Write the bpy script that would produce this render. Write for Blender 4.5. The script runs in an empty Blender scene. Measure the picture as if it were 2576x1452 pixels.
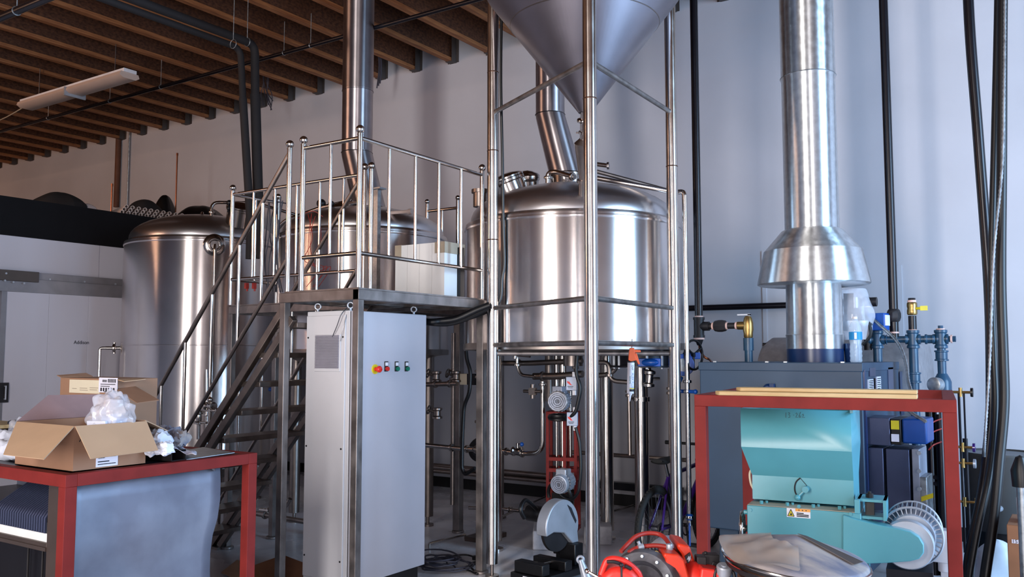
import bpy, bmesh, math, random
from mathutils import Vector, Matrix, noise
random.seed(7)
V = Vector
scene = bpy.context.scene
COL = scene.collection
# ---------------------------------------------------------------- camera
FPX = 2190.0; PITCH = math.atan(167/FPX); YAW = math.radians(33.5); EYE = V((0, 0, 1.6))
cam_d = bpy.data.cameras.new('camera'); cam = bpy.data.objects.new('camera', cam_d); COL.objects.link(cam)
cam_d.sensor_width = 36; cam_d.lens = FPX*36/2576; cam_d.clip_start = 0.05; cam_d.clip_end = 200
cam.location = EYE; cam.rotation_euler = (math.pi/2+PITCH, 0, YAW); scene.camera = cam

def ray(u, v):
    x = (u-1288)/FPX; up = (726-v)/FPX
    y = math.cos(PITCH)-up*math.sin(PITCH); z = math.sin(PITCH)+up*math.cos(PITCH)
    c, s = math.cos(YAW), math.sin(YAW)
    return V((x*c-y*s, x*s+y*c, z)), y
def pt(u, v, ax, val, M=None):
    """surveying helper: where the sight line through a photo point meets a plane of the room"""
    r, y = ray(u, v); o = EYE.copy()
    if ax == 'd':
        p = o+r*(val/y)
        return M.inverted() @ p if M else p
    if M:
        Mi = M.inverted(); o = Mi @ o; r = Mi.to_3x3() @ r
    i = 'xyz'.index(ax)
    return o+r*((val-o[i])/r[i])

# ---------------------------------------------------------------- materials
def lin(c):
    return tuple((x/12.92 if x <= .04045 else ((x+.055)/1.055)**2.4) for x in c)
def mat(name, rgb, metal=0.0, rough=0.5, var=0.12, scale=6.0, bump=0.0, bscale=60.0, aniso=0.0, rgb2=None, stretch=(1, 1, 1), rvar=0.0, coat=0.0, spec=0.5, alpha=1.0, trans=0.0, ior=1.45, fac=(.35, .65), arot=0.0):
    m = bpy.data.materials.new(name); m.use_nodes = True
    nt = m.node_tree; N = nt.nodes; L = nt.links; b = N['Principled BSDF']
    tc = N.new('ShaderNodeTexCoord'); mp = N.new('ShaderNodeMapping'); mp.inputs['Scale'].default_value = stretch
    L.new(tc.outputs['Object'], mp.inputs['Vector'])
    nz = N.new('ShaderNodeTexNoise'); nz.inputs['Scale'].default_value = scale; nz.inputs['Detail'].default_value = 5
    L.new(mp.outputs['Vector'], nz.inputs['Vector'])
    cr = N.new('ShaderNodeValToRGB'); c1 = lin(rgb)
    c2 = lin(rgb2) if rgb2 else tuple(x*(1-var) for x in c1)
    if not rgb2: c1 = tuple(min(1, x*(1+var*.6)) for x in c1)
    cr.color_ramp.elements[0].position = fac[0]; cr.color_ramp.elements[1].position = fac[1]
    cr.color_ramp.elements[0].color = (*c2, 1); cr.color_ramp.elements[1].color = (*c1, 1)
    L.new(nz.outputs['Fac'], cr.inputs['Fac']); L.new(cr.outputs['Color'], b.inputs['Base Color'])
    b.inputs['Metallic'].default_value = metal; b.inputs['Roughness'].default_value = rough
    b.inputs['Specular IOR Level'].default_value = spec; b.inputs['Coat Weight'].default_value = coat
    b.inputs['Alpha'].default_value = alpha; b.inputs['Transmission Weight'].default_value = trans; b.inputs['IOR'].default_value = ior
    if rvar:
        mr = N.new('ShaderNodeMapRange'); mr.inputs['To Min'].default_value = max(.02, rough-rvar); mr.inputs['To Max'].default_value = rough+rvar
        mr.inputs['From Min'].default_value = .3; mr.inputs['From Max'].default_value = .7
        L.new(nz.outputs['Fac'], mr.inputs['Value']); L.new(mr.outputs['Result'], b.inputs['Roughness'])
    if aniso:
        tg = N.new('ShaderNodeTangent'); tg.direction_type = 'RADIAL'; tg.axis = 'Z'
        b.inputs['Anisotropic'].default_value = aniso; b.inputs['Anisotropic Rotation'].default_value = arot; L.new(tg.outputs['Tangent'], b.inputs['Tangent'])
    if bump:
        n2 = N.new('ShaderNodeTexNoise'); n2.inputs['Scale'].default_value = bscale; n2.inputs['Detail'].default_value = 3
        L.new(mp.outputs['Vector'], n2.inputs['Vector'])
        bp = N.new('ShaderNodeBump'); bp.inputs['Strength'].default_value = bump; bp.inputs['Distance'].default_value = .01
        L.new(n2.outputs['Fac'], bp.inputs['Height']); L.new(bp.outputs['Normal'], b.inputs['Normal'])
    return m
M = {}
M['wall'] = mat('painted_wall', (.70, .70, .73), rough=.6, var=.05, scale=1.2, bump=.05, bscale=18)
M['floor'] = mat('painted_concrete', (.80, .79, .81), rough=.28, var=.25, scale=1.6, rvar=.1, bump=.03, bscale=10)
M['base'] = mat('black_rubber_base', (.06, .05, .06), rough=.5)
M['osb'] = mat('strand_board', (.36, .22, .14), rough=.75, rgb2=(.22, .12, .07), scale=14, stretch=(1, 1.6, 3), bump=.2, bscale=40)
M['flange'] = mat('joist_lumber', (.58, .38, .23), rough=.7, rgb2=(.46, .27, .15), scale=6, stretch=(8, .6, 8))
M['hanger'] = mat('dull_hanger_steel', (.34, .31, .30), metal=.5, rough=.6)
M['dulltank'] = mat('dull_aluminium_jacket', (.58, .56, .57), metal=.4, rough=.5, var=.15, scale=20)
M['galv'] = mat('galvanised', (.62, .64, .66), metal=.9, rough=.42, var=.25, scale=30, rvar=.08)
M['steel'] = mat('brushed_stainless', (.88, .85, .84), metal=1, rough=.27, var=.08, scale=3, aniso=.95, arot=.25)
M['dome'] = mat('satin_stainless', (.84, .83, .84), metal=1, rough=.30, var=.05, scale=3)
M['pipe'] = mat('polished_tube', (.72, .69, .67), metal=1, rough=.16, var=.06, scale=8)
M['leg'] = mat('tube_leg', (.78, .75, .73), metal=1, rough=.2, var=.08, scale=8, rvar=.03, aniso=.6, arot=.25)
M['darkpipe'] = mat('dull_stainless', (.56, .52, .50), metal=1, rough=.38, var=.15, scale=9)
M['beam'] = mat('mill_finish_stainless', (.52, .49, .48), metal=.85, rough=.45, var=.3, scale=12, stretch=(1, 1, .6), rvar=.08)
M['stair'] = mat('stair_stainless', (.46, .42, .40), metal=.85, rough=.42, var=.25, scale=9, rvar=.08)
M['cone'] = mat('cone_stainless', (.53, .51, .54), metal=1, rough=.40, var=.1, scale=2.5, rvar=.04)
M['duct'] = mat('galvanised_stack', (.90, .92, .93), metal=1, rough=.40, var=.12, scale=22, aniso=.95, arot=.25, rvar=.05, bump=.02, bscale=9)
M['brewduct'] = mat('brew_stack_steel', (.70, .67, .68), metal=1, rough=.38, var=.12, scale=6, aniso=.92, arot=.25)
M['grey_enamel'] = mat('white_grey_enamel', (.68, .68, .72), rough=.35, var=.03, scale=3)
M['enamel_side'] = mat('warm_white_enamel', (.76, .76, .78), rough=.42, var=.03, scale=3)
M['white_panel'] = mat('white_insulated_panel', (.72, .71, .75), rough=.45, var=.04, scale=2, stretch=(1, 1, .3))
M['black_clad'] = mat('black_cladding', (.045, .04, .055), rough=.7, spec=.2)
M['trackmetal'] = mat('aluminium_track', (.55, .54, .56), metal=.7, rough=.5, var=.1)
M['red'] = mat('red_primer', (.45, .14, .13), rough=.65, spec=.2, var=.14, scale=9, bump=.05, bscale=30)
M['red2'] = mat('red_primer_dark', (.40, .13, .11), rough=.6, var=.25, scale=9)
M['rust'] = mat('rust_brown_paint', (.36, .22, .15), rough=.7, var=.2)
M['teal'] = mat('teal_enamel', (.31, .57, .62), rough=.32, var=.05, scale=4, bump=.02, bscale=40)
M['navy'] = mat('slate_blue_casing', (.16, .25, .34), rough=.45, var=.12, scale=2.5)
M['blue_glossy'] = mat('dark_blue_paint', (.05, .16, .33), rough=.3, var=.1)
M['bluepipe'] = mat('blue_painted_pipe', (.13, .26, .36), rough=.35, var=.2, scale=14)
M['bright_blue'] = mat('bright_blue_plastic', (.04, .27, .58), rough=.35)
M['black'] = mat('black_rubber', (.035, .032, .045), rough=.4)
M['blackpipe'] = mat('black_iron_pipe', (.075, .065, .09), metal=.3, rough=.28, var=.2)
M['foamins'] = mat('foam_pipe_insulation', (.09, .075, .085), rough=.8)
M['iron'] = mat('dark_cast_iron', (.16, .15, .16), metal=.4, rough=.5, var=.3)
M['brass'] = mat('brass', (.60, .49, .30), metal=.9, rough=.32, var=.2)
M['copper'] = mat('copper', (.52, .33, .24), metal=1, rough=.3)
M['thread'] = mat('pink_thread_tape', (.82, .68, .64), rough=.7)
M['orange'] = mat('orange_paint', (.78, .20, .10), rough=.4, var=.12)
M['orange2'] = mat('orange_plastic', (.85, .33, .14), rough=.4)
M['pinkred'] = mat('worn_red_paint', (.86, .22, .18), rough=.4, rgb2=(.75, .12, .09), scale=10)
M['hosered'] = mat('red_hose', (.58, .16, .13), rough=.5)
M['greycast'] = mat('grey_cast_metal', (.42, .42, .45), metal=.3, rough=.6, rgb2=(.27, .27, .29), scale=18, bump=.2, bscale=40)
M['silver'] = mat('silver_paint', (.66, .68, .72), metal=.5, rough=.4)
M['motor'] = mat('grey_motor', (.58, .60, .66), metal=.2, rough=.45)
M['motorcap'] = mat('pale_fan_cover', (.70, .69, .70), metal=.2, rough=.55, rgb2=(.45, .44, .45), scale=70, fac=(.42, .58))
M['card'] = mat('cardboard', (.58, .44, .35), rough=.8, var=.08, scale=5)
M['cardin'] = mat('cardboard_flap', (.70, .58, .47), rough=.8, var=.05, scale=5)
M['carddark'] = mat('brown_cardboard', (.55, .38, .27), rough=.85, var=.1)
M['cardinner'] = mat('grey_brown_inner_card', (.52, .42, .42), rough=.85)
M['paper'] = mat('white_paper', (.86, .86, .92), rough=.7, var=.04)
M['paperroll'] = mat('white_paper_roll', (.82, .84, .90), rough=.6, var=.08, scale=20)
M['cream'] = mat('cream_label', (.83, .79, .70), rough=.7, var=.04)
M['ink'] = mat('printed_ink', (.12, .11, .14), rough=.6)
M['zinc'] = mat('galvanised_sheet', (.52, .54, .60), metal=.35, rough=.5, rgb2=(.42, .43, .49), scale=3.5, bump=.1, bscale=3)
M['concrete'] = mat('concrete_block', (.66, .66, .69), rough=.9, var=.1, scale=30, bump=.3)
M['foam'] = mat('white_foam', (.84, .84, .84), rough=.8, var=.03)
M['tape'] = mat('tan_tape', (.62, .57, .50), rough=.5)
M['wood'] = mat('pale_board', (.74, .65, .49), rough=.6, rgb2=(.68, .56, .38), scale=4, stretch=(.6, 8, 8))
M['green'] = mat('green_button', (.02, .42, .33), rough=.3)
M['redbtn'] = mat('red_button', (.80, .15, .12), rough=.3)
M['yellow'] = mat('yellow_plate', (.80, .74, .12), rough=.4)
M['purple'] = mat('purple_frame_paint', (.20, .10, .38), rough=.25, var=.1, coat=.4)
M['tyre'] = mat('tyre_rubber', (.045, .04, .04), rough=.75)
M['wire'] = mat('thin_steel_wire', (.5, .5, .52), metal=1, rough=.4)
M['drum'] = mat('dark_grey_drum', (.25, .25, .25), metal=.2, rough=.6, var=.12, scale=4)
M['drumlid'] = mat('steel_lid', (.42, .44, .46), metal=.4, rough=.5)
M['pvc'] = mat('white_pvc', (.72, .66, .64), rough=.5)
M['bag'] = mat('dark_cloth', (.10, .09, .10), rough=.8)
M['jug'] = mat('milky_plastic', (.82, .84, .88), rough=.35)
M['cyan'] = mat('cyan_label', (.10, .52, .78), rough=.5)
M['tealprint'] = mat('teal_print', (.10, .62, .62), rough=.5)
M['lamp'] = mat('lamp_diffuser', (.74, .66, .62), rough=.5, var=.03)
M['dust'] = mat('dusty_galvanised', (.64, .60, .58), metal=.15, rough=.65, rgb2=(.42, .43, .50), scale=4.5, stretch=(1, 3, 3), fac=(.35, .6))
M['darkplate'] = mat('dark_sheet_metal', (.10, .10, .13), metal=.5, rough=.4)
M['bluegrey'] = mat('blue_grey_sheet', (.30, .33, .44), metal=.6, rough=.35, var=.1)
M['brownmetal'] = mat('brownish_metal', (.34, .29, .27), metal=.6, rough=.4, var=.1)
M['cable'] = mat('grey_blue_cable', (.19, .19, .24), rough=.5)
M['white'] = mat('white_plastic', (.85, .85, .88), rough=.4)
M['orangelabel'] = mat('orange_label', (.88, .60, .28), rough=.6)
M['gasket'] = mat('dark_seam', (.12, .10, .10), rough=.6)
M['burn'] = mat('weld_tint', (.40, .28, .22), metal=.9, rough=.35)
M['seam'] = mat('panel_seam', (.56, .55, .60), rough=.7)
def film(name, rgb, rough=.15, mixf=.35):
    m = bpy.data.materials.new(name); m.use_nodes = True; nt = m.node_tree; N = nt.nodes; L = nt.links
    b = N['Principled BSDF']; b.inputs['Base Color'].default_value = (*lin(rgb), 1); b.inputs['Roughness'].default_value = rough
    tr = N.new('ShaderNodeBsdfTransparent'); mx = N.new('ShaderNodeMixShader'); nz = N.new('ShaderNodeTexNoise'); nz.inputs['Scale'].default_value = 9
    tc = N.new('ShaderNodeTexCoord'); L.new(tc.outputs['Object'], nz.inputs['Vector'])
    mr = N.new('ShaderNodeMapRange'); mr.inputs['To Min'].default_value = mixf-.15; mr.inputs['To Max'].default_value = mixf+.25
    L.new(nz.outputs['Fac'], mr.inputs['Value']); L.new(mr.outputs['Result'], mx.inputs['Fac'])
    L.new(tr.outputs[0], mx.inputs[1]); L.new(b.outputs[0], mx.inputs[2]); L.new(mx.outputs[0], N['Material Output'].inputs['Surface'])
    return m
M['film'] = film('clear_plastic_film', (.86, .86, .90))
M['brownfilm'] = film('dusty_plastic_film', (.66, .60, .56), .3, .6)
M['pet'] = film('clear_bottle_plastic', (.80, .88, .95), .05, .3)

# ---------------------------------------------------------------- mesh builder
def frame_from(d):
    d = d.normalized(); a = V((0, 0, 1)) if abs(d.z) < .9 else V((1, 0, 0))
    x = a.cross(d).normalized(); y = d.cross(x).normalized()
    return x, y, d
class MB:
    def __init__(s, Mx=None): s.v = []; s.f = []; s.X = Mx or Matrix.Identity(4); s.mi = []; s.cm = 0
    def add(s, vs, fs):
        n = len(s.v); s.v += [s.X @ V(p) for p in vs]; s.f += [[i+n for i in f] for f in fs]; s.mi += [s.cm]*len(fs); return s
    def mt(s, i): s.cm = i; return s
    def box(s, a, b, R=None):
        """a,b opposite corners (local); R optional Matrix applied about the box centre"""
        a = V(a); b = V(b); lo = V(map(min, a, b)); hi = V(map(max, a, b)); c = (lo+hi)/2
        vs = [V((x, y, z)) for x in (lo.x, hi.x) for y in (lo.y, hi.y) for z in (lo.z, hi.z)]
        if R: vs = [c+R @ (p-c) for p in vs]
        return s.add(vs, [(0, 1, 3, 2), (4, 6, 7, 5), (0, 4, 5, 1), (2, 3, 7, 6), (0, 2, 6, 4), (1, 5, 7, 3)])
    def cbox(s, c, sz, rz=0, rx=0, ry=0):
        c = V(c); h = V(sz)/2; R = (Matrix.Rotation(rz, 3, 'Z') @ Matrix.Rotation(ry, 3, 'Y') @ Matrix.Rotation(rx, 3, 'X'))
        return s.box(c-h, c+h, R)
    def bar(s, p, q, w, h, up=V((0, 0, 1))):
        p = V(p); q = V(q); d = (q-p).normalized(); x = d.cross(up)
        if x.length < 1e-4: x = d.cross(V((0, 1, 0)))
        x.normalize(); y = x.cross(d).normalized(); vs = []
        for e in (p, q):
            for sx, sy in ((-1, -1), (1, -1), (1, 1), (-1, 1)): vs.append(e+x*w/2*sx+y*h/2*sy)
        return s.add(vs, [(0, 1, 2, 3), (7, 6, 5, 4), (0, 4, 5, 1), (1, 5, 6, 2), (2, 6, 7, 3), (3, 7, 4, 0)])
    def cyl(s, p, q, r, r2=None, n=20, caps=True):
        p = V(p); q = V(q); r2 = r if r2 is None else r2; x, y, d = frame_from(q-p)
        vs = []
        for e, rr in ((p, r), (q, r2)):
            for i in range(n):
                a = 2*math.pi*i/n; vs.append(e+x*rr*math.cos(a)+y*rr*math.sin(a))
        fs = [(i, (i+1) % n, n+(i+1) % n, n+i) for i in range(n)]
        if caps: fs += [list(range(n))[::-1], list(range(n, 2*n))]
        return s.add(vs, fs)
    def lathe(s, prof, c=(0, 0, 0), ax=None, n=32, a0=0, a1=2*math.pi):
        """prof: list of (r, h) along axis ax from point c"""
        c = V(c); x, y, d = frame_from(V(ax) if ax is not None else V((0, 0, 1)))
        if ax is None: x, y, d = V((1, 0, 0)), V((0, 1, 0)), V((0, 0, 1))
        full = abs(a1-a0-2*math.pi) < 1e-6; m = n if full else n+1; vs = []; fs = []
        for r, h in prof:
            for i in range(m):
                a = a0+(a1-a0)*i/n; vs.append(c+d*h+x*r*math.cos(a)+y*r*math.sin(a))
        for k in range(len(prof)-1):
            for i in range(n):
                j = (i+1) % m; fs.append((k*m+i, k*m+j, (k+1)*m+j, (k+1)*m+i))
        if full and tuple(prof[0]) != tuple(prof[-1]):
            if prof[0][0] > 1e-5: fs.append(list(range(m))[::-1])
            if prof[-1][0] > 1e-5: fs.append(list(range((len(prof)-1)*m, len(prof)*m)))
        return s.add(vs, fs)
    def sph(s, c, r, n=16, k=10, sc=(1, 1, 1)):
        vs = []; fs = []; c = V(c)
        for j in range(1, k):
            t = math.pi*j/k
            for i in range(n):
                a = 2*math.pi*i/n; vs.append(c+V((r*math.sin(t)*math.cos(a)*sc[0], r*math.sin(t)*math.sin(a)*sc[1], r*math.cos(t)*sc[2])))
        top = len(vs); vs.append(c+V((0, 0, r*sc[2]))); bot = len(vs); vs.append(c-V((0, 0, r*sc[2])))
        for j in range(k-2):
            for i in range(n): fs.append((j*n+i, (j+1)*n+i, (j+1)*n+(i+1) % n, j*n+(i+1) % n))
        for i in range(n):
            fs.append((top, i, (i+1) % n)); fs.append((bot, (k-2)*n+(i+1) % n, (k-2)*n+i))
        return s.add(vs, fs)
    def tube(s, pts, r, n=12, bend=0, closed=False, seg=5, wob=None):
        pts = [V(p) for p in pts]
        if bend:
            out = [pts[0]]
            for i in range(1, len(pts)-1):
                a, b, c = pts[i-1], pts[i], pts[i+1]; u = (a-b); w = (c-b)
                k = min(bend, u.length*.48, w.length*.48); p0 = b+u.normalized()*k; p1 = b+w.normalized()*k
                for j in range(seg+1):
                    t = j/seg; out.append(p0*(1-t)**2+b*2*t*(1-t)+p1*t*t)
            out.append(pts[-1]); pts = out
        vs = []; fs = []; m = len(pts); px = None
        for i, p in enumerate(pts):
            if closed: d = pts[(i+1) % m]-pts[i-1]
            else: d = pts[min(i+1, m-1)]-pts[max(i-1, 0)]
            d = d.normalized() if d.length > 1e-9 else V((0, 0, 1))
            if px is None: px, _, _ = frame_from(d)
            px = (px-d*px.dot(d)); px = px.normalized() if px.length > 1e-6 else frame_from(d)[0]
            py = d.cross(px); rr = r(i/(m-1)) if callable(r) else (r[i] if isinstance(r, list) else r)
            for j in range(n):
                a = 2*math.pi*j/n; vs.append(p+px*rr*math.cos(a)+py*rr*math.sin(a))
        for i in range(m if closed else m-1):
            k = (i+1) % m
            for j in range(n): fs.append((i*n+j, i*n+(j+1) % n, k*n+(j+1) % n, k*n+j))
        if not closed: fs += [list(range(n))[::-1], [(m-1)*n+j for j in range(n)]]
        return s.add(vs, fs)
    def torus(s, c, ax, R, r, n=32, k=10, a0=0, a1=2*math.pi):
        x, y, d = frame_from(V(ax)); c = V(c); full = abs(a1-a0-2*math.pi) < 1e-6
        pts = [c+x*R*math.cos(a0+(a1-a0)*i/n)+y*R*math.sin(a0+(a1-a0)*i/n) for i in range(n if full else n+1)]
        return s.tube(pts, r, n=k, closed=full)
    def prism(s, poly, ax, a, b):
        """poly: 2D outline; ax: 'x','y','z' extrusion axis between a and b. 2D coords are the other two axes in order"""
        def mk(p, t):
            return {'x': V((t, p[0], p[1])), 'y': V((p[0], t, p[1])), 'z': V((p[0], p[1], t))}[ax]
        n = len(poly); vs = [mk(p, a) for p in poly]+[mk(p, b) for p in poly]
        fs = [list(range(n)), list(range(n, 2*n))[::-1]]+[(i, n+i, n+(i+1) % n, (i+1) % n) for i in range(n)]
        return s.add(vs, fs)
    def sheet(s, grid, th=0):
        """grid of points [rows][cols] -> surface (with thickness via modifier)"""
        R = len(grid); C = len(grid[0]); vs = [p for row in grid for p in row]; fs = []
        for i in range(R-1):
            for j in range(C-1): fs.append((i*C+j, i*C+j+1, (i+1)*C+j+1, (i+1)*C+j))
        return s.add(vs, fs)
    def quadbox(s, q, th, nrm=None):
        q = [V(p) for p in q]; nn = (q[1]-q[0]).cross(q[3]-q[0]).normalized() if nrm is None else V(nrm)
        vs = q+[p+nn*th for p in q]
        return s.add(vs, [(3, 2, 1, 0), (4, 5, 6, 7), (0, 1, 5, 4), (1, 2, 6, 5), (2, 3, 7, 6), (3, 0, 4, 7)])
    def build(s, name, m, parent=None, loc=None, bevel=0, solid=0, sub=0, ang=38, label=None):
        me = bpy.data.meshes.new(name); o = bpy.data.objects.new(name, me); COL.objects.link(o)
        if loc is None:
            if parent is None:
                lo = V((min(p[i] for p in s.v) for i in range(3))); hi = V((max(p[i] for p in s.v) for i in range(3)))
                loc = V(((lo.x+hi.x)/2, (lo.y+hi.y)/2, lo.z))
            else:
                lo = V((min(p[i] for p in s.v) for i in range(3))); hi = V((max(p[i] for p in s.v) for i in range(3)))
                loc = (lo+hi)/2
        loc = V(loc)
        me.from_pydata([p-loc for p in s.v], [], s.f)
        bm = bmesh.new(); bm.from_mesh(me); bmesh.ops.recalc_face_normals(bm, faces=bm.faces); bm.to_mesh(me); bm.free()
        ms = m if isinstance(m, (list, tuple)) else [m]
        for k in ms: me.materials.append(M[k])
        if len(ms) > 1:
            for i, p in enumerate(me.polygons): p.material_index = s.mi[i]
        for p in me.polygons: p.use_smooth = True
        try: me.set_sharp_from_angle(angle=math.radians(ang))
        except Exception: pass
        if parent is not None:
            o.parent = parent; o.location = loc-WL[parent.name]; WL[o.name] = loc
        else:
            o.location = loc; WL[o.name] = loc
        if solid:
            md = o.modifiers.new('solid', 'SOLIDIFY'); md.thickness = solid; md.offset = 0
        if bevel:
            md = o.modifiers.new('bevel', 'BEVEL'); md.width = bevel; md.segments = 2; md.limit_method = 'ANGLE'; md.angle_limit = math.radians(40)
        if sub:
            md = o.modifiers.new('sub', 'SUBSURF'); md.levels = sub; md.render_levels = sub
        if label: o['label'] = label
        return o
WL = {}
def tag(o, label=None, cat=None, group=None, kind=None):
    if label: o['label'] = label
    if cat: o['category'] = cat
    if group: o['group'] = group
    if kind: o['kind'] = kind
    return o
def thing(name, loc, label, cat, group=None):
    o = bpy.data.objects.new(name, None); COL.objects.link(o); o.location = loc; o.empty_display_size = .1
    WL[o.name] = V(loc); return tag(o, label, cat, group)
def struct(o, label=None, cat=None):
    o['kind'] = 'structure'
    if label: o['label'] = label
    if cat: o['category'] = cat
    return o
def dup(root, loc, label=None, group=None):
    r = root.copy(); COL.objects.link(r); r.location = loc
    if label: r['label'] = label
    if group: r['group'] = group
    for ch in list(root.children):
        c = ch.copy(); COL.objects.link(c); c.parent = r
        for g in list(ch.children):
            d = g.copy(); COL.objects.link(d); d.parent = c
    return r
def text_mesh(txt, size, name, m, parent, Mx, depth=.001, bold=0.0, wx=1.0):
    """lettering as a flat mesh; Mx places local XY (x right, y up)"""
    cu = bpy.data.curves.new(name, 'FONT'); cu.body = txt; cu.size = size; cu.extrude = depth; cu.align_x = 'CENTER'; cu.align_y = 'CENTER'; cu.offset = bold
    o = bpy.data.objects.new(name, cu); COL.objects.link(o)
    dg = bpy.context.evaluated_depsgraph_get(); dg.update()
    me = bpy.data.meshes.new_from_object(o.evaluated_get(dg)); COL.objects.unlink(o); bpy.data.objects.remove(o)
    vs = [Mx @ V((v.co.x*wx, v.co.y, v.co.z)) for v in me.vertices]; fs = [list(p.vertices) for p in me.polygons]
    b = MB(); b.v = vs; b.f = fs; b.mi = [0]*len(fs); bpy.data.meshes.remove(me)
    return b.build(name, m, parent)
def basis(o, x, y):
    x = V(x).normalized(); y = V(y); z = x.cross(y).normalized(); y = z.cross(x)
    R = Matrix((x, y, z)).transposed().to_4x4(); return Matrix.Translation(V(o)) @ R
def sag(p, q, drop, n=14):
    p = V(p); q = V(q); return [p.lerp(q, i/n)-V((0, 0, drop*4*(i/n)*(1-i/n))) for i in range(n+1)]
def smooth(pts, n=6):
    """Catmull-Rom through points"""
    P = [V(p) for p in pts]; out = []
    for i in range(len(P)-1):
        a = P[max(i-1, 0)]; b = P[i]; c = P[i+1]; d = P[min(i+2, len(P)-1)]
        for k in range(n):
            t = k/n; out.append(.5*((2*b)+(c-a)*t+(2*a-5*b+4*c-d)*t*t+(3*b-a-3*c+d)*t**3))
    out.append(P[-1]); return out
# ================================================================ ROOM
YW = 8.5; XR = 4.6; XL = -24.0; YF = -3.8; ZC = 5.66; ZJ = 5.25
struct(MB().box((XL, YF, -.1), (XR, YW+.2, 0)).build('floor', 'floor'))
b = MB(); b.box((XL, YW, 0), (XR, YW+.2, ZC+.3)); struct(b.build('wall_back', 'wall'))
struct(MB().box((XL-.2, YF, 0), (XL, YW, ZC+.3)).build('wall_left', 'wall'))
# right wall with a wide roller door opening
DY0, DY1, DZ = 3.5, 6.3, 4.9
b = MB(); b.box((XR, YF, 0), (XR+.2, DY0, ZC+.3)); b.box((XR, DY1, 0), (XR+.2, YW+.2, ZC+.3)); b.box((XR, DY0, DZ), (XR+.2, DY1, ZC+.3))
struct(b.build('wall_right', 'wall'))
# rear wall behind the photographer with three openings
OP = [(-15.5, -10.8, 4.8), (-2.7, -1.6, 4.9), (2.2, 3.9, 4.7)]
b = MB(); x = XL
for a, c, h in OP:
    b.box((x, YF-.2, 0), (a, YF, ZC+.3)); b.box((a, YF-.2, h), (c, YF, ZC+.3)); x = c
b.box((x, YF-.2, 0), (XR+.2, YF, ZC+.3)); struct(b.build('wall_front', 'wall'))
n = 1
for a, c, h in OP:
    f = MB(); f.box((a-.08, YF-.22, 0), (a, YF+.02, h+.08)); f.box((c, YF-.22, 0), (c+.08, YF+.02, h+.08)); f.box((a-.08, YF-.22, h), (c+.08, YF+.02, h+.08))
    struct(f.build('trim_%d' % n, 'trackmetal')); n += 1
f = MB(); f.box((XR-.02, DY0-.08, 0), (XR+.22, DY0, DZ+.08)); f.box((XR-.02, DY1, 0), (XR+.22, DY1+.08, DZ+.08)); f.box((XR-.02, DY0, DZ), (XR+.22, DY1, DZ+.08))
struct(f.build('trim_%d' % n, 'trackmetal'))
struct(MB().box((XL, YF, ZC), (XR, YW, ZC+.05)).build('ceiling', 'osb'))
struct(MB().box((XL, YW-.012, 0), (XR, YW, .12)).build('baseboard_back', 'base'))
# thin back wall strips: left a panel joint, right shapes a pipe's shadow line
k = 1
for u, v in ((1921, 632), (2262, 668)):
    X = pt(u, v, 'y', YW).x
    struct(MB().box((X-.02, YW-.008, 0), (X+.02, YW, pt(u, v, 'y', YW).z)).build('trim_%d' % (n+k), 'wall')); k += 1

# I-joists
JX0 = -5.92
jt = thing('ceiling_joist', (JX0, YW, ZJ), 'wooden I-joist with strand board web under the roof deck, one of the parallel row', 'joist', 'wooden ceiling I-joists')
MB().box((JX0-.006, YF, ZJ+.04), (JX0+.006, YW-.03, ZC-.04)).build('web', 'osb', jt)
MB().box((JX0-.035, YF, ZJ), (JX0+.035, YW-.03, ZJ+.042)).build('bottom_flange', 'flange', jt)
MB().box((JX0-.035, YF, ZC-.042), (JX0+.035, YW-.03, ZC)).build('top_flange', 'flange', jt)
hg = MB(); hg.box((JX0-.05, YW-.10, ZJ-.006), (JX0+.05, YW, ZJ)); hg.box((JX0-.05, YW-.10, ZJ), (JX0-.046, YW-.01, ZC)); hg.box((JX0+.046, YW-.10, ZJ), (JX0+.05, YW-.01, ZC)); hg.box((JX0-.085, YW-.006, ZJ), (JX0+.085, YW, ZC))
hg.build('joist_hanger', 'hanger', jt)
for k in range(-30, 18):
    if k == 0: continue
    X = JX0+k*.587
    if XL+.1 < X < XR-.1: dup(jt, (X, YW, ZJ))

# sprinkler pipes
def hung_pipe(name, y, z, r, xs, label, m='blackpipe', clips=()):
    t = thing(name, ((xs[0]+xs[1])/2, y, z), label, 'pipe')
    MB().cyl((xs[0], y, z), (xs[1], y, z), r, n=14).build('pipe_run', m, t)
    for x in clips:
        b = MB(); b.torus((x, y, z), (1, 0, 0), r+.002, .004, n=18, k=6); b.cyl((x, y, z+r), (x, y, ZJ+.01), .004, n=6); b.build('hanger', 'galv', t)
    return t
p0 = pt(0, 335, 'y', 6.4); 
hung_pipe('sprinkler_pipe', 6.4, pt(600, 165, 'y', 6.4).z, .022, (XL+.1, -3.0), 'thin dark sprinkler pipe running along under the joists behind the brew stack', clips=[pt(u, 200, 'y', 6.4).x for u in (125, 278, 405, 713, 780)])
hung_pipe('sprinkler_pipe', 3.2, pt(60, 20, 'y', 3.2).z, .03, (XL+.1, -3.0), 'dark pipe crossing the top left corner of the ceiling', clips=[pt(42, 25, 'y', 3.2).x])

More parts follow.
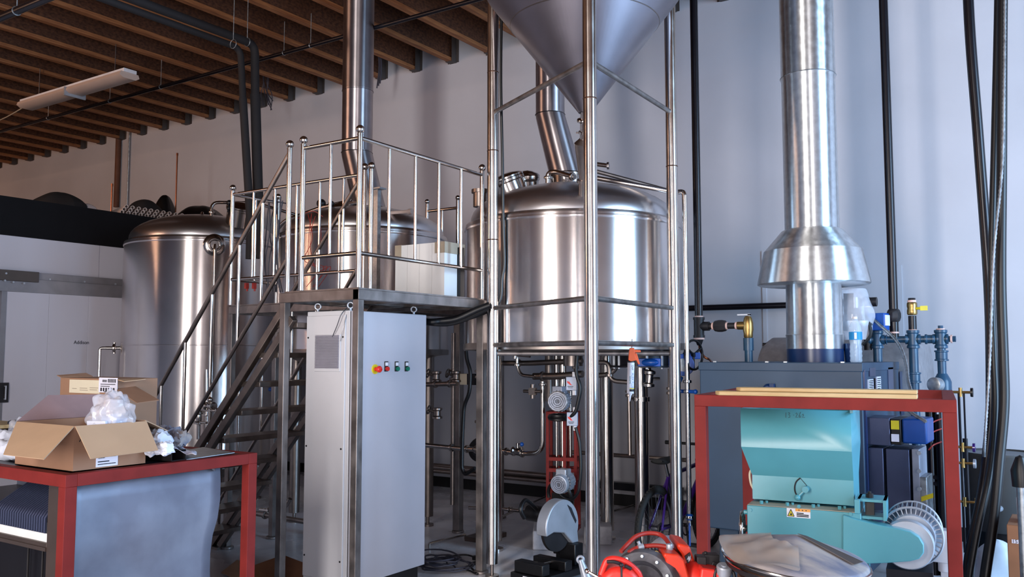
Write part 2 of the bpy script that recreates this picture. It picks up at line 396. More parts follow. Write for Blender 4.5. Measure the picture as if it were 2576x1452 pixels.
# fluorescent fixture
a = pt(60, 270, 'y', 5.74); c = pt(320, 195, 'y', 5.74); zl = a.z-.02
lf = thing('light_fixture', ((a.x+c.x)/2, 5.74, zl), 'long unlit fluorescent strip light hanging under the joists at upper left', 'light')
b = MB(); prof = [(5.66, zl+.07), (5.645, zl+.03), (5.69, zl-.0), (5.85, zl-.0), (5.895, zl+.03), (5.88, zl+.07)]
b.prism(prof, 'x', a.x, c.x); b.build('diffuser', 'lamp', lf)
MB().box((a.x-.01, 5.69, zl+.07), (c.x+.01, 5.85, zl+.11)).build('housing', 'white', lf)
MB().box(((a.x+c.x)/2-.01, 5.635, zl-.033), ((a.x+c.x)/2+.01, 5.905, zl+.072)).build('clip_band', 'silver', lf)
for x in (a.x+.3, c.x-.3): MB().cyl((x, 5.77, zl+.1), (x, 5.77, ZJ+.02), .005, n=6).build('hanging_wire', 'wire', lf)
cb = MB().tube(smooth([(a.x, 5.77, zl+.05), (a.x-.8, 5.75, zl-.06), (a.x-2.2, 5.75, zl+.02), (a.x-4, 5.75, zl+.3)]), .007, n=6).build('cord', 'tape', lf)

# cold room (insulated white panels, black parapet, sliding door)
CX = -9.3
cr = thing('cold_room', (CX, 2.0, 0), 'white insulated panel cold room with black band along its top, left of the tanks', 'cold room')
zt = 3.24; zb = 2.835
b = MB()
ys = [YF+.05, -2.4, -1.0, 1.4, 3.6, pt(250, 650, 'x', CX).y, YW-1.6]
for y0, y1 in zip(ys, ys[1:]): b.box((CX-.12, max(y0, YF+.1)+.004, 0), (CX, y1-.004, zb))
b.build('wall_panel', 'white_panel', cr)
b = MB()
for y in ys[1:-1]: b.box((CX-.1, y-.006, 0), (CX-.003, y+.006, zb))
b.build('panel_joint', 'seam', cr)
b = MB(); b.box((CX-.15, YF+.1, zb), (CX+.015, YW-1.6, zt)); b.build('parapet', 'black_clad', cr)
MB().box((-16, YF+.1, zb), (CX-.16, YW-1.6, 3.2)).build('roof_deck', 'black_clad', cr)
MB().box((-16, YW-1.7, 0), (CX-.13, YW-1.6, zb)).build('end_wall', 'white_panel', cr)
# sliding door with rail
zd = pt(150, 738, 'x', CX).z; yd0 = pt(3, 730, 'x', CX).y; yd1 = 6.3
dr = MB()
pw = (yd1-yd0)/4
for i in range(4): dr.box((CX+.05, yd0+i*pw+.0008, .05), (CX+.11, yd0+(i+1)*pw-.0008, zd))
door = dr.build('sliding_door', 'white_panel', cr, bevel=.002)
MB().box((CX+.045, yd0-.05, .03), (CX+.118, yd0+.0, zd+.05)).build('door_edge_trim', 'trackmetal', cr)
y75 = pt(75, 690, 'x', CX).y; z1 = pt(80, 680, 'x', CX).z; 
t1 = pt(200, 705, 'x', CX+.1)
MB().box((CX+.0, y75, t1.z-.055), (CX+.10, 6.35, t1.z+.045)).build('track_cover', 'trackmetal', cr, bevel=.003)
MB().box((CX+.11, yd0-.9, zd-.02), (CX+.125, yd1, zd+.12)).build('door_head_rail', 'trackmetal', cr, bevel=.002)
MB().box((CX+.02, 2.5, t1.z-.06), (CX+.15, y75+.02, pt(60, 682, 'x', CX+.15).z)).build('track_bracket', 'hanger', cr, bevel=.003)
b = MB()
for u, v in ((15, 688), (12, 706), (33, 710), (60, 713), (125, 703), (212, 709), (290, 715)):
    xx = .15 if u < 70 else .10; p = pt(u, v, 'x', CX+xx); b.cyl((CX+xx-.01, p.y, p.z), (CX+xx+.01, p.y, p.z), .010, n=8)
b.build('bolt', 'silver', cr)
hp = pt(8, 988, 'x', CX+.11)
b = MB(); b.box((CX+.11, hp.y-.09, hp.z-.1), (CX+.125, hp.y+.045, hp.z+.1)); hd = b.build('door_handle_plate', 'iron', cr)
b = MB(); b.cyl((CX+.15, hp.y+.005, hp.z-.07), (CX+.15, hp.y+.005, hp.z+.07), .008, n=8); b.box((CX+.12, hp.y, hp.z+.06), (CX+.155, hp.y+.01, hp.z+.07)); b.box((CX+.12, hp.y, hp.z-.07), (CX+.155, hp.y+.01, hp.z-.06)); b.build('door_handle', 'silver', hd)
wp = pt(205, 862, 'x', CX+.111)
text_mesh('Addison', .055, 'handwriting', 'ink', cr, basis((CX+.1115, wp.y, wp.z), (0, 1, 0), (0, 0, 1)), wx=.95)

# vertical pipes and conduit on the back wall at left
def wall_pipe(u, v0, v1, y, r, name, label, m, cat='pipe', zbot=None, ztop=None):
    a = pt(u, v0, 'y', y); c = pt(u, v1, 'y', y); x = a.x
    return tag(MB().cyl((x, y, ztop or a.z), (x, y, c.z if zbot is None else zbot), r, n=12).build(name, m), label, cat)
wall_pipe(299, 330, 520, YW-.05, .045, 'wall_pipe', 'rust brown vertical pipe on the far left wall below the joists', 'rust', ztop=ZJ+.1)
wall_pipe(326, 330, 520, YW-.03, .015, 'wall_conduit', 'thin grey conduit on the wall right of the rust brown pipe', 'galv', 'conduit', ztop=ZJ+.1)
# ================================================================ BREW TANKS
def ell(r, n=7):  # torispherical dome profile (fraction of radius, fraction of rise)
    return [(1.0, 0), (.995, .12), (.975, .25), (.935, .38), (.87, .51), (.78, .64), (.65, .77), (.5, .875), (.33, .95), (.16, .988), (0.0, 1.0)]
def clamp_ring(b, p, ax, r): b.lathe([(r, -.012), (r+.012, -.010), (r+.014, 0), (r+.012, .010), (r, .012)], p, ax, n=16)
def tank(cx, cy, R, zb, zr, rise, name, label, cone_bottom=.22, seam=None):
    t = thing(name, (cx, cy, 0), label, 'tank', 'stainless brewing tanks')
    b = MB()
    b.lathe([(R-.02, zb), (R, zb+.01), (R, zr-.012), (R-.004, zr), (R-.05, zr+.022), (R-.062, zr+.03)], (cx, cy, 0), n=96)
    b.build('shell', 'steel', t, loc=(cx, cy, (zb+zr)/2), ang=50)
    d = MB(); rd = R-.045
    d.lathe([(rd, zr+.0)]+[(rd*f, zr+.03+rise*g) for f, g in ell(R)], (cx, cy, 0), n=96); d.build('dome', 'dome', t, loc=(cx, cy, zr), ang=60)
    s = MB(); s.lathe([(R+.003, zr-.05), (R+.006, zr-.045), (R+.006, zr-.03), (R+.003, zr-.025)], (cx, cy, 0), n=96)
    if seam: s.lathe([(R+.001, seam-.006), (R+.004, seam-.003), (R+.004, seam+.003), (R+.001, seam+.006)], (cx, cy, 0), n=96)
    s.build('weld_band', 'steel', t, loc=(cx, cy, zr-.04))
    s = MB(); s.lathe([(R+.01, zb+.03), (R+.012, zb+.02), (R+.012, zb-.02), (R-.1, zb-.03), (R*.5, zb-.03-cone_bottom*.6), (.08, zb-.03-cone_bottom), (.08, zb-.12-cone_bottom), (0, zb-.12-cone_bottom)], (cx, cy, 0), n=64)
    s.build('bottom_cone', 'darkpipe', t, loc=(cx, cy, zb))
    return t
T1 = pt(515, 618, 'y', 6.22); T2 = pt(915, 600, 'y', 6.22); T3 = pt(1440, 572, 'y', 6.22)
R1, R2, R3 = .835, .82, .885
t1 = tank(T1.x, 6.22, R1, .45, 2.83, .30, 'brewing_tank', 'leftmost tall stainless brewing tank beside the white cold room', seam=pt(515, 868, 'd', 8.9).z)
t2 = tank(T2.x, 6.22, R2, 1.62, 2.73, .26, 'brewing_tank', 'middle stainless brewing tank behind the railed platform, under the big left stack')
t3 = tank(T3.x, 6.22, R3, 1.66, 2.65, .31, 'brewing_tank', 'large stainless brewing tank at right behind the three grain hopper legs', cone_bottom=.03)
# legs
def tank_legs(t, cx, cy, R, ztop, r=.05, a0=45):
    for k in range(4):
        a = math.radians(a0+90*k); x = cx+R*math.cos(a); y = cy+R*math.sin(a)
        b = MB(); b.cyl((x, y, .09), (x, y, ztop), r, n=20); b.cyl((x, y, .02), (x, y, .09), .016, n=10); b.cyl((x, y, 0), (x, y, .02), .055, n=20); b.build('leg', 'darkpipe', t)
tank_legs(t1, T1.x, 6.22, .62, .5, .05); tank_legs(t2, T2.x, 6.22, .66, 1.6, .05, 25); 
for u, v in ((1612, 1352), (1117, 1290)):
    pass
for x, y in ((pt(1614, 1100, 'd', 7.15).x, pt(1614, 1100, 'd', 7.15).y), (T3.x-.05, 6.9), (T3.x-.62, 6.0)):
    b = MB(); b.cyl((x, y, .08), (x, y, 1.66), .058, n=24); b.cyl((x, y, .02), (x, y, .09), .02, n=10); b.cyl((x, y, 0), (x, y, .02), .07, n=20)
    b.build('leg', 'leg', t3)
b = MB(); q = pt(1614, 1004, 'd', 7.15); b.lathe([(.058, -.02), (.07, -.018), (.07, .018), (.058, .02)], (q.x, q.y, q.z)); b.cyl((q.x, q.y, q.z), q-V((.1, .02, 0)), .012, n=8); b.cyl(q+V((0, -.07, 0)), q+V((0, -.10, 0)), .014, n=8); b.build('leg_clamp', 'pipe', t3)

def manway(t, p, ax, r, h, knob=True, lid='pipe'):
    ax = V(ax).normalized(); b = MB(); b.lathe([(r*.96, -h), (r*.96, 0), (r, 0), (r*1.06, .01), (r*1.06, .03), (r, .035)], p, ax, n=32)
    m = b.build('manway_neck', 'pipe', t)
    c = MB(); c.lathe([(r*1.05, .036), (r*1.05, .05), (r*.9, .065), (r*.4, .085), (0, .09)], p, ax, n=32); c.build('manway_lid', lid, m)
    x, y, d = frame_from(ax)
    if knob:
        k = MB(); q = V(p)+x*r*1.15+d*.03; k.cyl(q-d*.04, q+d*.05, .012, n=8); k.sph(q+d*.06, .03); k.sph(q-d*.0-x*.0, .022); k.build('clamp_knob', 'black', m)
        k = MB(); q = V(p)-x*r*1.1+d*.02; k.cyl(q-y*.05, q+y*.05, .014, n=8); k.cyl(q, q+x*r*.4+d*.06, .01, n=8); k.build('hinge', 'pipe', m)
    return m
# tank 1 fittings
manway(t1, pt(607, 530, 'y', 6.1), (.35, -.15, .9), .15, .16)
b = MB(); p = pt(508, 545, 'y', 6.0); b.torus(p, (.5, 1, 0), .045, .012, n=20, k=8); b.cyl(p-V((0, 0, .12)), p-V((0, 0, .04)), .02, n=10); b.build('lifting_eye', 'pipe', t1)
p = pt(425, 560, 'y', 6.0)
b = MB(); b.prism([(p.x-.05, p.z-.14), (p.x+.06, p.z-.14), (p.x+.04, p.z+.02), (p.x+.03, p.z+.05), (p.x-.02, p.z+.05), (p.x-.03, p.z+.02)], 'y', p.y-.01, p.y+.01); b.build('lifting_lug', 'galv', t1)
a = pt(532, 552, 'y', 6.0); c = pt(532, 516, 'y', 6.0); e = pt(545, 511, 'y', 6.05); f = pt(640, 517, 'y', 6.4); g = pt(760, 545, 'y', 6.9)
b = MB(); b.tube([a-V((0, 0, .1)), c+V((0, 0, .03)), f+V((0, 0, .03)), g], .018, bend=.08); clamp_ring(b, a.lerp(c, .5), (0, 0, 1), .018); b.build('vent_pipe', 'pipe', t1)
q = pt(545, 612, 'd', 8.86); nv = (q-V((T1.x, 6.22, q.z))).normalized(); q = V((T1.x, 6.22, q.z))+nv*R1
b = MB(); b.lathe([(.11, 0), (.115, .01), (.10, .025), (.07, .03), (.065, .015), (0, .015)], q, nv, n=32); b.torus(q+nv*.035, nv, .05, .006, n=24, k=6); b.build('spray_port', 'pipe', t1)
b = MB(); b.tube([q+nv*.03, q+nv*.05-V((0, 0, .04)), q+nv*.05-V((0, 0, 1.9))], .016, bend=.02); b.build('level_tube', 'pipe', t1)
q = V((T1.x, 6.22, 0))+V((pt(340, 876, 'd', 9.5)-V((T1.x, 6.22, 0))).to_2d().normalized().to_3d())*R1; q.z = pt(340, 876, 'd', 9.5).z
nv = (q-V((T1.x, 6.22, q.z))).normalized()
b = MB(); b.cyl(q-nv*.02, q+nv*.14, .018, n=12); b.lathe([(.02, -.02), (.045, -.015), (.05, 0), (.045, .015), (.02, .02)], q+nv*.06, nv); b.cyl(q+nv*.06-V((0, 0, .06)), q+nv*.06+V((0, 0, .06)), .016, n=10)
b.tube([q+nv*.14, q+nv*.2, q+nv*.2-V((0, 0, 1.2))], .016, bend=.05); b.build('sample_valve', 'pipe', t1)

# tank 2 fittings
manway(t2, pt(868, 530, 'y', 5.95), (.1, -.3, 1), .15, .24, lid='pipe')
b = MB(); q = pt(808, 520, 'y', 5.9); b.cyl(q-V((0, 0, .12)), q+V((0, 0, .02)), .02, n=10); b.sph(q+V((0, 0, .03)), .045); b.sph(q-V((0, 0, .08)), .045); b.build('clamp_handle', 'black', t2)
q = pt(700, 562, 'y', 5.9); c = pt(810, 522, 'y', 5.9)
b = MB(); b.tube([q-V((0, 0, .05)), q+V((.1, 0, .02)), c, c+V((.3, 0, .02))], .02, bend=.06); b.build('spray_pipe', 'pipe', t2)
q = pt(960, 537, 'y', 5.9); c = pt(1035, 532, 'y', 5.9)
b = MB(); b.cyl(q, c, .016, n=10); b.cyl(c-V((.03, 0, 0)), c+V((.01, 0, 0)), .026, n=12); b.build('sensor_rod', 'pvc', t2)

# tank 3 fittings
ml = manway(t3, pt(1277, 462, 'y', 6.05), (-.25, -.35, 1), .15, .22)
manway(t3, pt(1327, 455, 'y', 6.25), (.15, -.25, 1), .10, .2, knob=False)
b = MB(); q = pt(1208, 486, 'y', 6.0); b.cyl(q-V((0, 0, .12)), q+V((0, 0, .02)), .06, n=20); b.cyl(q+V((0, 0, .0)), q+V((0, 0, .03)), .075, n=20); b.build('side_port', 'darkpipe', t3)
pts = [pt(1378, 478, 'y', 6.0), pt(1378, 434, 'y', 6.0), pt(1400, 432, 'y', 6.0), pt(1446, 446, 'y', 5.95)]
b = MB(); b.tube([pts[0]-V((0, 0, .06)), pts[1], pts[2], pts[3]], .020, bend=.07); clamp_ring(b, pt(1378, 447, 'y', 6.0), (0, 0, 1), .02); clamp_ring(b, pt(1440, 444, 'y', 5.95), pts[3]-pts[2], .02); b.build('spray_pipe', 'pipe', t3)
# two tubes to the right of the neck, dropping down outside the right leg
pa = pt(1495, 447, 'y', 6.0); pb = pt(1700, 484, 'y', 6.15); pc = pt(1722, 500, 'y', 6.15); pd = pt(1722, 862, 'y', 6.15)
b = MB(); b.tube([pa, pb, V((pc.x, pc.y, pb.z)), V((pc.x, pc.y, .35))], .019, bend=.07)
for vv in (960, 985, 1300): q = pt(1722, vv, 'y', 6.15); clamp_ring(b, (pc.x, pc.y, q.z), (0, 0, 1), .019)
rt = b.build('riser_pipe', 'pipe', t3)
b = MB(); q = V((pc.x, pc.y, pt(1730, 985, 'y', 6.15).z)); b.cyl(q+V((-.06, 0, 0)), q+V((.06, -.02, 0)), .014, n=10); b.sph(q+V((.07, -.02, 0)), .018); b.sph(q+V((-.07, 0, -.01)), .018); b.build('blue_valve_lever', 'bright_blue', rt); b = MB(); q2 = V((pc.x, pc.y, pt(1730, 1300, 'y', 6.15).z)); b.cyl(q2, q2+V((.02, -.05, -.2)), .008, n=8); b.sph(q2, .03); b.build('blue_valve_lever', 'bright_blue', rt)
pa = pt(1495, 430, 'y', 6.2); b = MB(); b.tube([pa, pt(1690, 482, 'y', 6.6)], .017); b.tube([pt(1495, 462, 'y', 6.3), pt(1655, 500, 'y', 6.3), pt(1672, 540, 'y', 6.3)], .017, bend=.06); b.build('return_pipe', 'darkpipe', t3)
b = MB(); b.cyl(pt(1500, 413, 'y', 5.95), pt(1530, 417, 'y', 5.95), .017, n=12); b.lathe([(.017, -.01), (.028, -.008), (.028, .008), (.017, .01)], pt(1530, 417, 'y', 5.95), (1, .3, 0)); b.build('pipe_stub', 'pipe', t3)

# stacks
def stack(name, label, tank_, base, elbow, r, zs, rb):
    t = thing(name, base, label, 'exhaust stack', 'brewing stacks rising through the ceiling')
    b = MB(); d = (elbow-base)
    b.lathe([(rb, 0), (r, d.length)], base, d, n=40); b.sph(elbow, r*1.0, n=40, k=20); b.build('angled_duct', 'brewduct', t)
    b = MB(); b.lathe([(r, 0), (r, zs-elbow.z-.01), (r+.004, zs-elbow.z), (r+.004, zs-elbow.z+.012), (r+.002, zs-elbow.z+.02), (r+.002, ZC+.2-elbow.z)], elbow, n=48); b.build('vertical_duct', 'brewduct', t)
    for z in (elbow.z+.01, zs): b = MB(); b.lathe([(r+.001, -.004), (r+.006, 0), (r+.001, .004)], (elbow.x, elbow.y, z), n=48); b.build('seam_band', 'gasket', t)
    b = MB(); b.lathe([(rb*1.02, -.3), (rb*1.02, .02), (rb*1.06, .02), (rb*1.06, .04), (rb, .05)], base, n=40); b.build('collar', 'pipe', t)
    return t
stack('exhaust_stack', 'tall left exhaust stack rising from the middle tank behind the railing', t2, pt(932, 535, 'y', 6.3), pt(898, 388, 'y', 6.3), .152, pt(897, 232, 'y', 6.3).z, .155)
stack('exhaust_stack', 'shorter leaning exhaust stack behind the grain hopper cone, on the right tank', t3, pt(1427, 452, 'y', 6.35), pt(1384, 292, 'y', 6.35), .125, 4.6, .14)

# ================================================================ PLATFORM
ZD = 2.02
pf = thing('brewing_platform', (-4.4, 4.7, 0), 'stainless brewing platform with ball-topped railings and a steep stair', 'platform')
b = MB()
b.box((-4.45, 3.98, ZD-.012), (-3.78, 5.33, ZD)); b.box((-6.04, 4.82, ZD-.012), (-4.45, 5.33, ZD)); b.box((-4.86, 5.33, ZD-.012), (-4.52, 7.35, ZD)); b.box((-5.9, 7.05, ZD-.012), (-4.86, 7.35, ZD))
b.build('deck_plate', 'beam', pf)
b = MB(); e = .05; zz = ZD-.045
def beam(p, q): b.bar((p[0], p[1], zz), (q[0], q[1], zz), e, .065)
beam((-4.475, 3.98), (-3.755, 3.98)); beam((-3.78, 3.955), (-3.78, 5.33)); beam((-4.45, 3.98), (-4.45, 4.82)); beam((-6.04, 4.82), (-3.78, 4.82)); beam((-6.04, 4.82), (-6.04, 5.33)); beam((-6.04, 5.31), (-3.78, 5.31))
beam((-4.12, 3.98), (-4.12, 5.3)); beam((-4.45, 4.4), (-3.78, 4.4)); beam((-5.3, 4.82), (-5.3, 5.3)); beam((-4.86, 5.3), (-4.86, 7.35)); beam((-4.53, 5.3), (-4.53, 7.35)); beam((-5.9, 7.07), (-4.53, 7.07))
b.build('deck_frame', 'beam', pf, bevel=.003)
def sqleg(x, y, w=.05, m='beam', z0=0.02, z1=None):
    b = MB(); b.box((x-w/2, y-w/2, z0), (x+w/2, y+w/2, z1 or ZD-.07)); b.cyl((x, y, 0), (x, y, .02), .055, n=20); b.build('leg', m, pf, bevel=.004)
sqleg(-3.785, 3.985); sqleg(-4.445, 3.985); q = pt(1222, 1000, 'x', -3.80); sqleg(-3.80, 5.33, .06)
sqleg(-6.03, 4.83); sqleg(-6.03, 5.31); q = pt(1152, 1340, 'z', 0); sqleg(q.x, q.y, .07); sqleg(-4.9, 7.2)
# railing
def rpost(x, y, z1=3.0, z0=ZD, r=.0175):
    b = MB(); b.cyl((x, y, z0), (x, y, z1-.02), r, n=18); o = b.build('railing_post', 'pipe', pf)
    c = MB(); c.lathe([(.010, -.035), (.019, -.03), (.019, -.022), (.013, -.018)], (x, y, z1), n=18); c.sph((x, y, z1+.006), .0275, n=20, k=14); c.build('ball_cap', 'pipe', o)
def rail(p, q, r=.0135, name='rail', m='pipe'): MB().cyl(p, q, r, n=14).build(name, m, pf)
def balus(x, y, z0, z1, r=.0105): MB().cyl((x, y, z0), (x, y, z1), r, n=12).build('baluster', 'pipe', pf)
ZT, ZL = 2.965, 2.235
Pf = (-3.782, 3.978); Pr = (-3.80, 5.33); Pl = (-4.29, 3.978)
for p in (Pf, Pr, Pl): rpost(p[0], p[1], 3.015)
rpost(-4.468, 4.02, 3.02); rpost(-4.52, 4.81, 3.015); rpost(-4.452, 4.81, 3.015); rpost(-6.04, 4.81, 3.015); rpost(-6.04, 5.31, 3.015)
for z in (ZT, ZL):
    rail((Pl[0], 3.978, z), (Pf[0], 3.978, z)); rail((Pf[0], Pf[1], z), (Pr[0], Pr[1], z)); rail((-6.04, 4.81, z), (-4.52, 4.81, z)); rail((-6.04, 4.81, z), (-6.04, 5.31, z))
balus(pt(831, 500, 'y', 3.978).x, 3.978, ZL, ZT)
for u in (979, 1045, 1104, 1160):
    yy = pt(u, 500, 'x', -3.79).y; balus(-3.79, yy, ZL, ZT)
for u in (636, 690, 745, 803, 863): balus(pt(u, 600, 'y', 4.81).x, 4.81, ZL, ZT)
balus(-6.04, 5.06, ZL, ZT)
yb = 7.2; xa = pt(1152, 492, 'y', yb).x; xb = pt(1075, 502, 'y', yb).x; zb_ = pt(1152, 492, 'y', yb).z-.03
rpost(xa, yb, zb_, r=.02); rpost(xb, yb, zb_, r=.02); 
for z in (zb_-.1, zb_-.95): rail((xa, yb, z), (xb, yb, z), .016)
balus((xa+xb)/2, yb, zb_-.95, zb_-.1, .013)
# stair
def stair_line(P0, P1): return lambda x: P0[1]+(P1[1]-P0[1])*(x-P0[0])/(P1[0]-P0[0])
sl = stair_line((-4.414, 1.991), (-6.152, .032))
for y in (4.02, 4.79):
    for dz in (0, -.165):
        xe = -6.16 if dz == 0 else -6.06
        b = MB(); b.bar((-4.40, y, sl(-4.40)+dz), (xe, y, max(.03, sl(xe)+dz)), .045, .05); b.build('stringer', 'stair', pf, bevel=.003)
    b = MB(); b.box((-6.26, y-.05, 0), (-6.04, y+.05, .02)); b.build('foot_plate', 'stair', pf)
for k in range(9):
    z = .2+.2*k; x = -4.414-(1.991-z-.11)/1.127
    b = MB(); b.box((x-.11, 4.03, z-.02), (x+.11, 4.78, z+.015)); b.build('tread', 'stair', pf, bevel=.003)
nt_ = stair_line((-4.468, 2.965), (-6.026, 1.127)); nl_ = stair_line((-4.468, 2.25), (-5.195, 1.406))
ft_ = stair_line((-4.52, 2.985), (-5.16, 2.24)); fl_ = stair_line((-5.295, 1.383), (-6.027, .49))
for y, tp, lo in ((4.02, nt_, nl_), (4.81, ft_, fl_)):
    x0 = -4.468 if y < 4.5 else -4.52; xe = -6.12
    MB().cyl((x0, y, tp(x0)), (xe, y, tp(xe)), .0165, n=14).build('handrail', 'darkpipe', pf)
    MB().cyl((x0, y, lo(x0)), (xe, y, lo(xe)), .0145, n=14).build('handrail', 'darkpipe', pf)
    us = (655, 598, 532, 468, 411) if y < 4.5 else (851, 795, 735, 662, 605)
    for u in us:
        x = pt(u, 800, 'y', y).x; balus(x, y, lo(x), tp(x), .0125)
    balus(xe, y, max(0, sl(xe)), tp(xe), .0175)

# ================================================================ GRAIN HOPPER ON THREE LEGS
S0 = V((-2.895, 5.303, 0)); FL = V((-2.499, 4.642, 0)); LL = V((-3.66, 5.27, 0)); RL = V((-2.539, 5.994, 0))
gh = thing('grain_hopper', S0, 'conical stainless grain hopper on three tall round legs above the brewing tank', 'hopper')
b = MB(); b.lathe([(.045, 3.30), (.052, 3.31), (.672, 4.118), (.70, 4.16), (.708, 4.2)], (S0.x, S0.y, 0), n=96); b.build('cone', 'cone', gh, loc=S0+V((0, 0, 3.8)))
b = MB(); b.lathe([(.708, 4.2), (.71, 4.22), (.71, 5.1), (.6, 5.2)], (S0.x, S0.y, 0), n=96); b.build('drum_body', 'cone', gh, loc=S0+V((0, 0, 4.7)))
b = MB(); 
for z, r in ((3.93, .528), ): b.lathe([(r, -.003), (r+.003, 0), (r+.002, .003)], (S0.x, S0.y, z), n=96)
b.build('weld_seam', 'darkpipe', gh)
for L_, rings in ((FL, (3.17, )), (LL, (3.72, 3.12, 2.45)), (RL, (3.0, ))):
    b = MB(); b.cyl(L_+V((0, 0, .1)), L_+V((0, 0, 5.0)), .0425, n=36); o = b.build('leg', 'leg', gh)
    b = MB(); b.cyl(L_+V((0, 0, .02)), L_+V((0, 0, .12)), .012, n=10); b.cyl(L_, L_+V((0, 0, .02)), .05, n=24); b.build('levelling_foot', 'darkpipe', o)
    
    for z in rings: b = MB(); b.lathe([(.043, -.004), (.045, 0), (.043, .004)], L_+V((0, 0, z)), n=36); b.build('weld_ring', 'burn', o)
for z, prs in ((3.41, ((FL, LL), (FL, RL))), (1.943, ((FL, LL), (FL, RL))), (1.672, ((FL, LL), (FL, RL))), (1.61, ((LL, RL), ))):
    for p, q in prs: MB().cyl(p+V((0, 0, z)), q+V((0, 0, z)), .0175, n=14).build('brace', 'beam', gh)
sp0 = V((S0.x, S0.y, 3.31)); sp1 = V((-3.075, 5.58, 2.74))
sd = (sp1-sp0)
b = MB(); b.cyl(sp0, sp0+sd*.33, .030, n=20); b.lathe([(.03, -.012), (.052, -.01), (.055, 0), (.052, .01), (.03, .012)], sp0+sd*.10, sd); b.lathe([(.03, -.01), (.04, -.008), (.04, .008), (.03, .01)], sp0+sd*.23, sd); b.cyl(sp0+sd*.23, sp0+sd*.23+V((-.05, -.03, 0)), .006, n=8); b.build('outlet_tube', 'pipe', gh)
b = MB(); b.lathe([(.034, sd.length*.33-.02), (.068, sd.length*.35), (.066, sd.length*.36), (.028, sd.length*.74), (.028, sd.length)], sp0, sd, n=28); b.lathe([(.028, -.012), (.042, -.01), (.042, .01), (.028, .012)], sp0+sd*.78, sd); b.build('funnel', 'darkpipe', gh)
# black cable clipped to the left leg
q = lambda u, v: pt(u, v, 'd', 6.42)
b = MB(); b.tube(smooth([q(1262, 20), q(1260, 200), q(1264, 400), q(1266, 560), q(1269, 660), q(1263, 700), q(1256, 760), q(1215, 790), q(1150, 808), q(1082, 812)]), .011, n=8)
tag(b.build('power_cable', 'black'), 'black cable running down the left hopper leg and looping under the platform deck', 'cable')

q = lambda u, v, d=6.35: pt(u, v, 'd', d)
b = MB(); b.tube(smooth([q(1232, 768), q(1200, 780), q(1150, 802), q(1110, 808), q(1075, 810), q(1020, 800, 6.6)]), .026, n=10); b.tube(smooth([q(1228, 776), q(1180, 800), q(1130, 815), q(1080, 814), q(1020, 806, 6.6)]), .016, n=8)
tag(b.build('cable_bundle', 'black'), 'thick black cable bundle sagging under the right end of the platform deck', 'cable')
# ================================================================ CONTROL CABINET
cb = thing('control_cabinet', (-4.15, 4.48, 0), 'tall white electrical control cabinet with buttons standing under the platform', 'cabinet')
x0, x1, y0, y1, z0, z1 = -4.37, -3.95, 4.11, 4.86, .13, 1.888
MB().box((x0, y0+.004, z0), (x1-.03, y1, z1)).build('body', 'enamel_side', cb, bevel=.004)
MB().box((x1-.022, y0+.006, z0+.005), (x1, y1-.002, z1-.003)).build('door', 'grey_enamel', cb, bevel=.004)
MB().box((x1-.031, y0+.012, z0+.01), (x1-.021, y1-.01, z1-.01)).build('door_gasket', 'gasket', cb)
MB().box((x0+.03, y0+.03, 0), (x1-.04, y1-.03, z0)).build('plinth', 'black', cb)
MB().box((x0+.005, y0-.006, z0+.03), (x1-.06, y0+.004, z1-.03)).build('side_panel', 'enamel_side', cb, bevel=.003)
a = pt(794, 842, 'y', y0-.006); c = pt(857, 935, 'y', y0-.006)
g = MB(); g.box((a.x, y0-.014, c.z), (c.x, y0-.006, a.z)); 
gr = g.build('vent_grille', 'enamel_side', cb, bevel=.002)
g = MB(); n = 21
for i in range(n):
    z = c.z+.025+(a.z-c.z-.035)*i/(n-1); g.cbox(((a.x+c.x)/2, y0-.017, z), (c.x-a.x-.02, .012, .0035), rx=.6)
g.build('louvre', 'seam', gr)
g = MB()
for u, v in ((776, 850), (863, 848), (771, 1122), (858, 1130), (766, 1396), (855, 1414)):
    p = pt(u, v, 'y', y0-.006); g.cyl((p.x, y0-.006, p.z), (p.x, y0-.010, p.z), .006, n=8)
g.build('screw', 'iron', cb)
for u, v, ax in ((789, 772, 0), (874, 770, 0), (1064, 778, 0)):
    if u < 800: p = V((x0+.05, y0+.05, z1))
    elif u < 900: p = V((x1-.07, y0+.05, z1))
    else: p = V((x1-.07, y1-.06, z1))
    g = MB(); g.cyl(p, p+V((0, 0, .018)), .009, n=10); g.torus(p+V((0, 0, .036)), (.55, -.83, 0), .019, .006, n=20, k=8); g.build('eye_bolt', 'silver', cb)
def on_door(u, v): return pt(u, v, 'x', x1)
p = on_door(943, 929); g = MB(); g.cyl(p, p+V((.006, 0, 0)), .032, n=24); es = g.build('emergency_stop', 'yellow', cb)
g = MB(); g.lathe([(.012, .004), (.012, .03), (.022, .032), (.022, .045), (.016, .052), (0, .054)], p, (1, 0, 0), n=24); g.build('stop_button', 'redbtn', es)
for u, v, m in ((971, 922, 'redbtn'), (997, 922, 'green'), (1022, 922, 'green')):
    p = on_door(u, v); g = MB(); g.box(p+V((0, -.018, -.034)), p+V((.006, .018, .034))); h = g.build('indicator_frame', 'black', cb, bevel=.002)
    g = MB(); g.box(p+V((.006, -.013, .004)), p+V((.008, .013, .027))); g.build('legend_plate', 'white', h)
    g = MB(); g.cyl(p+V((.006, 0, -.016)), p+V((.022, 0, -.016)), .014, n=20); g.build('push_button', m, h)
g = MB(); g.tube(smooth([(x1-.07, y0+.02, z1+.02), (x1-.075, y0-.03, z1-.03), (x1-.11, y0-.03, z1-.1), (x1-.16, y0-.02, z1-.17)]), .003, n=6); g.tube(smooth([(x1-.06, y0+.02, z1+.01), (x1-.062, y0-.02, z1-.1), (x1-.09, y0-.02, z1-.2)]), .002, n=6); g.build('loose_wire', 'wire', cb)
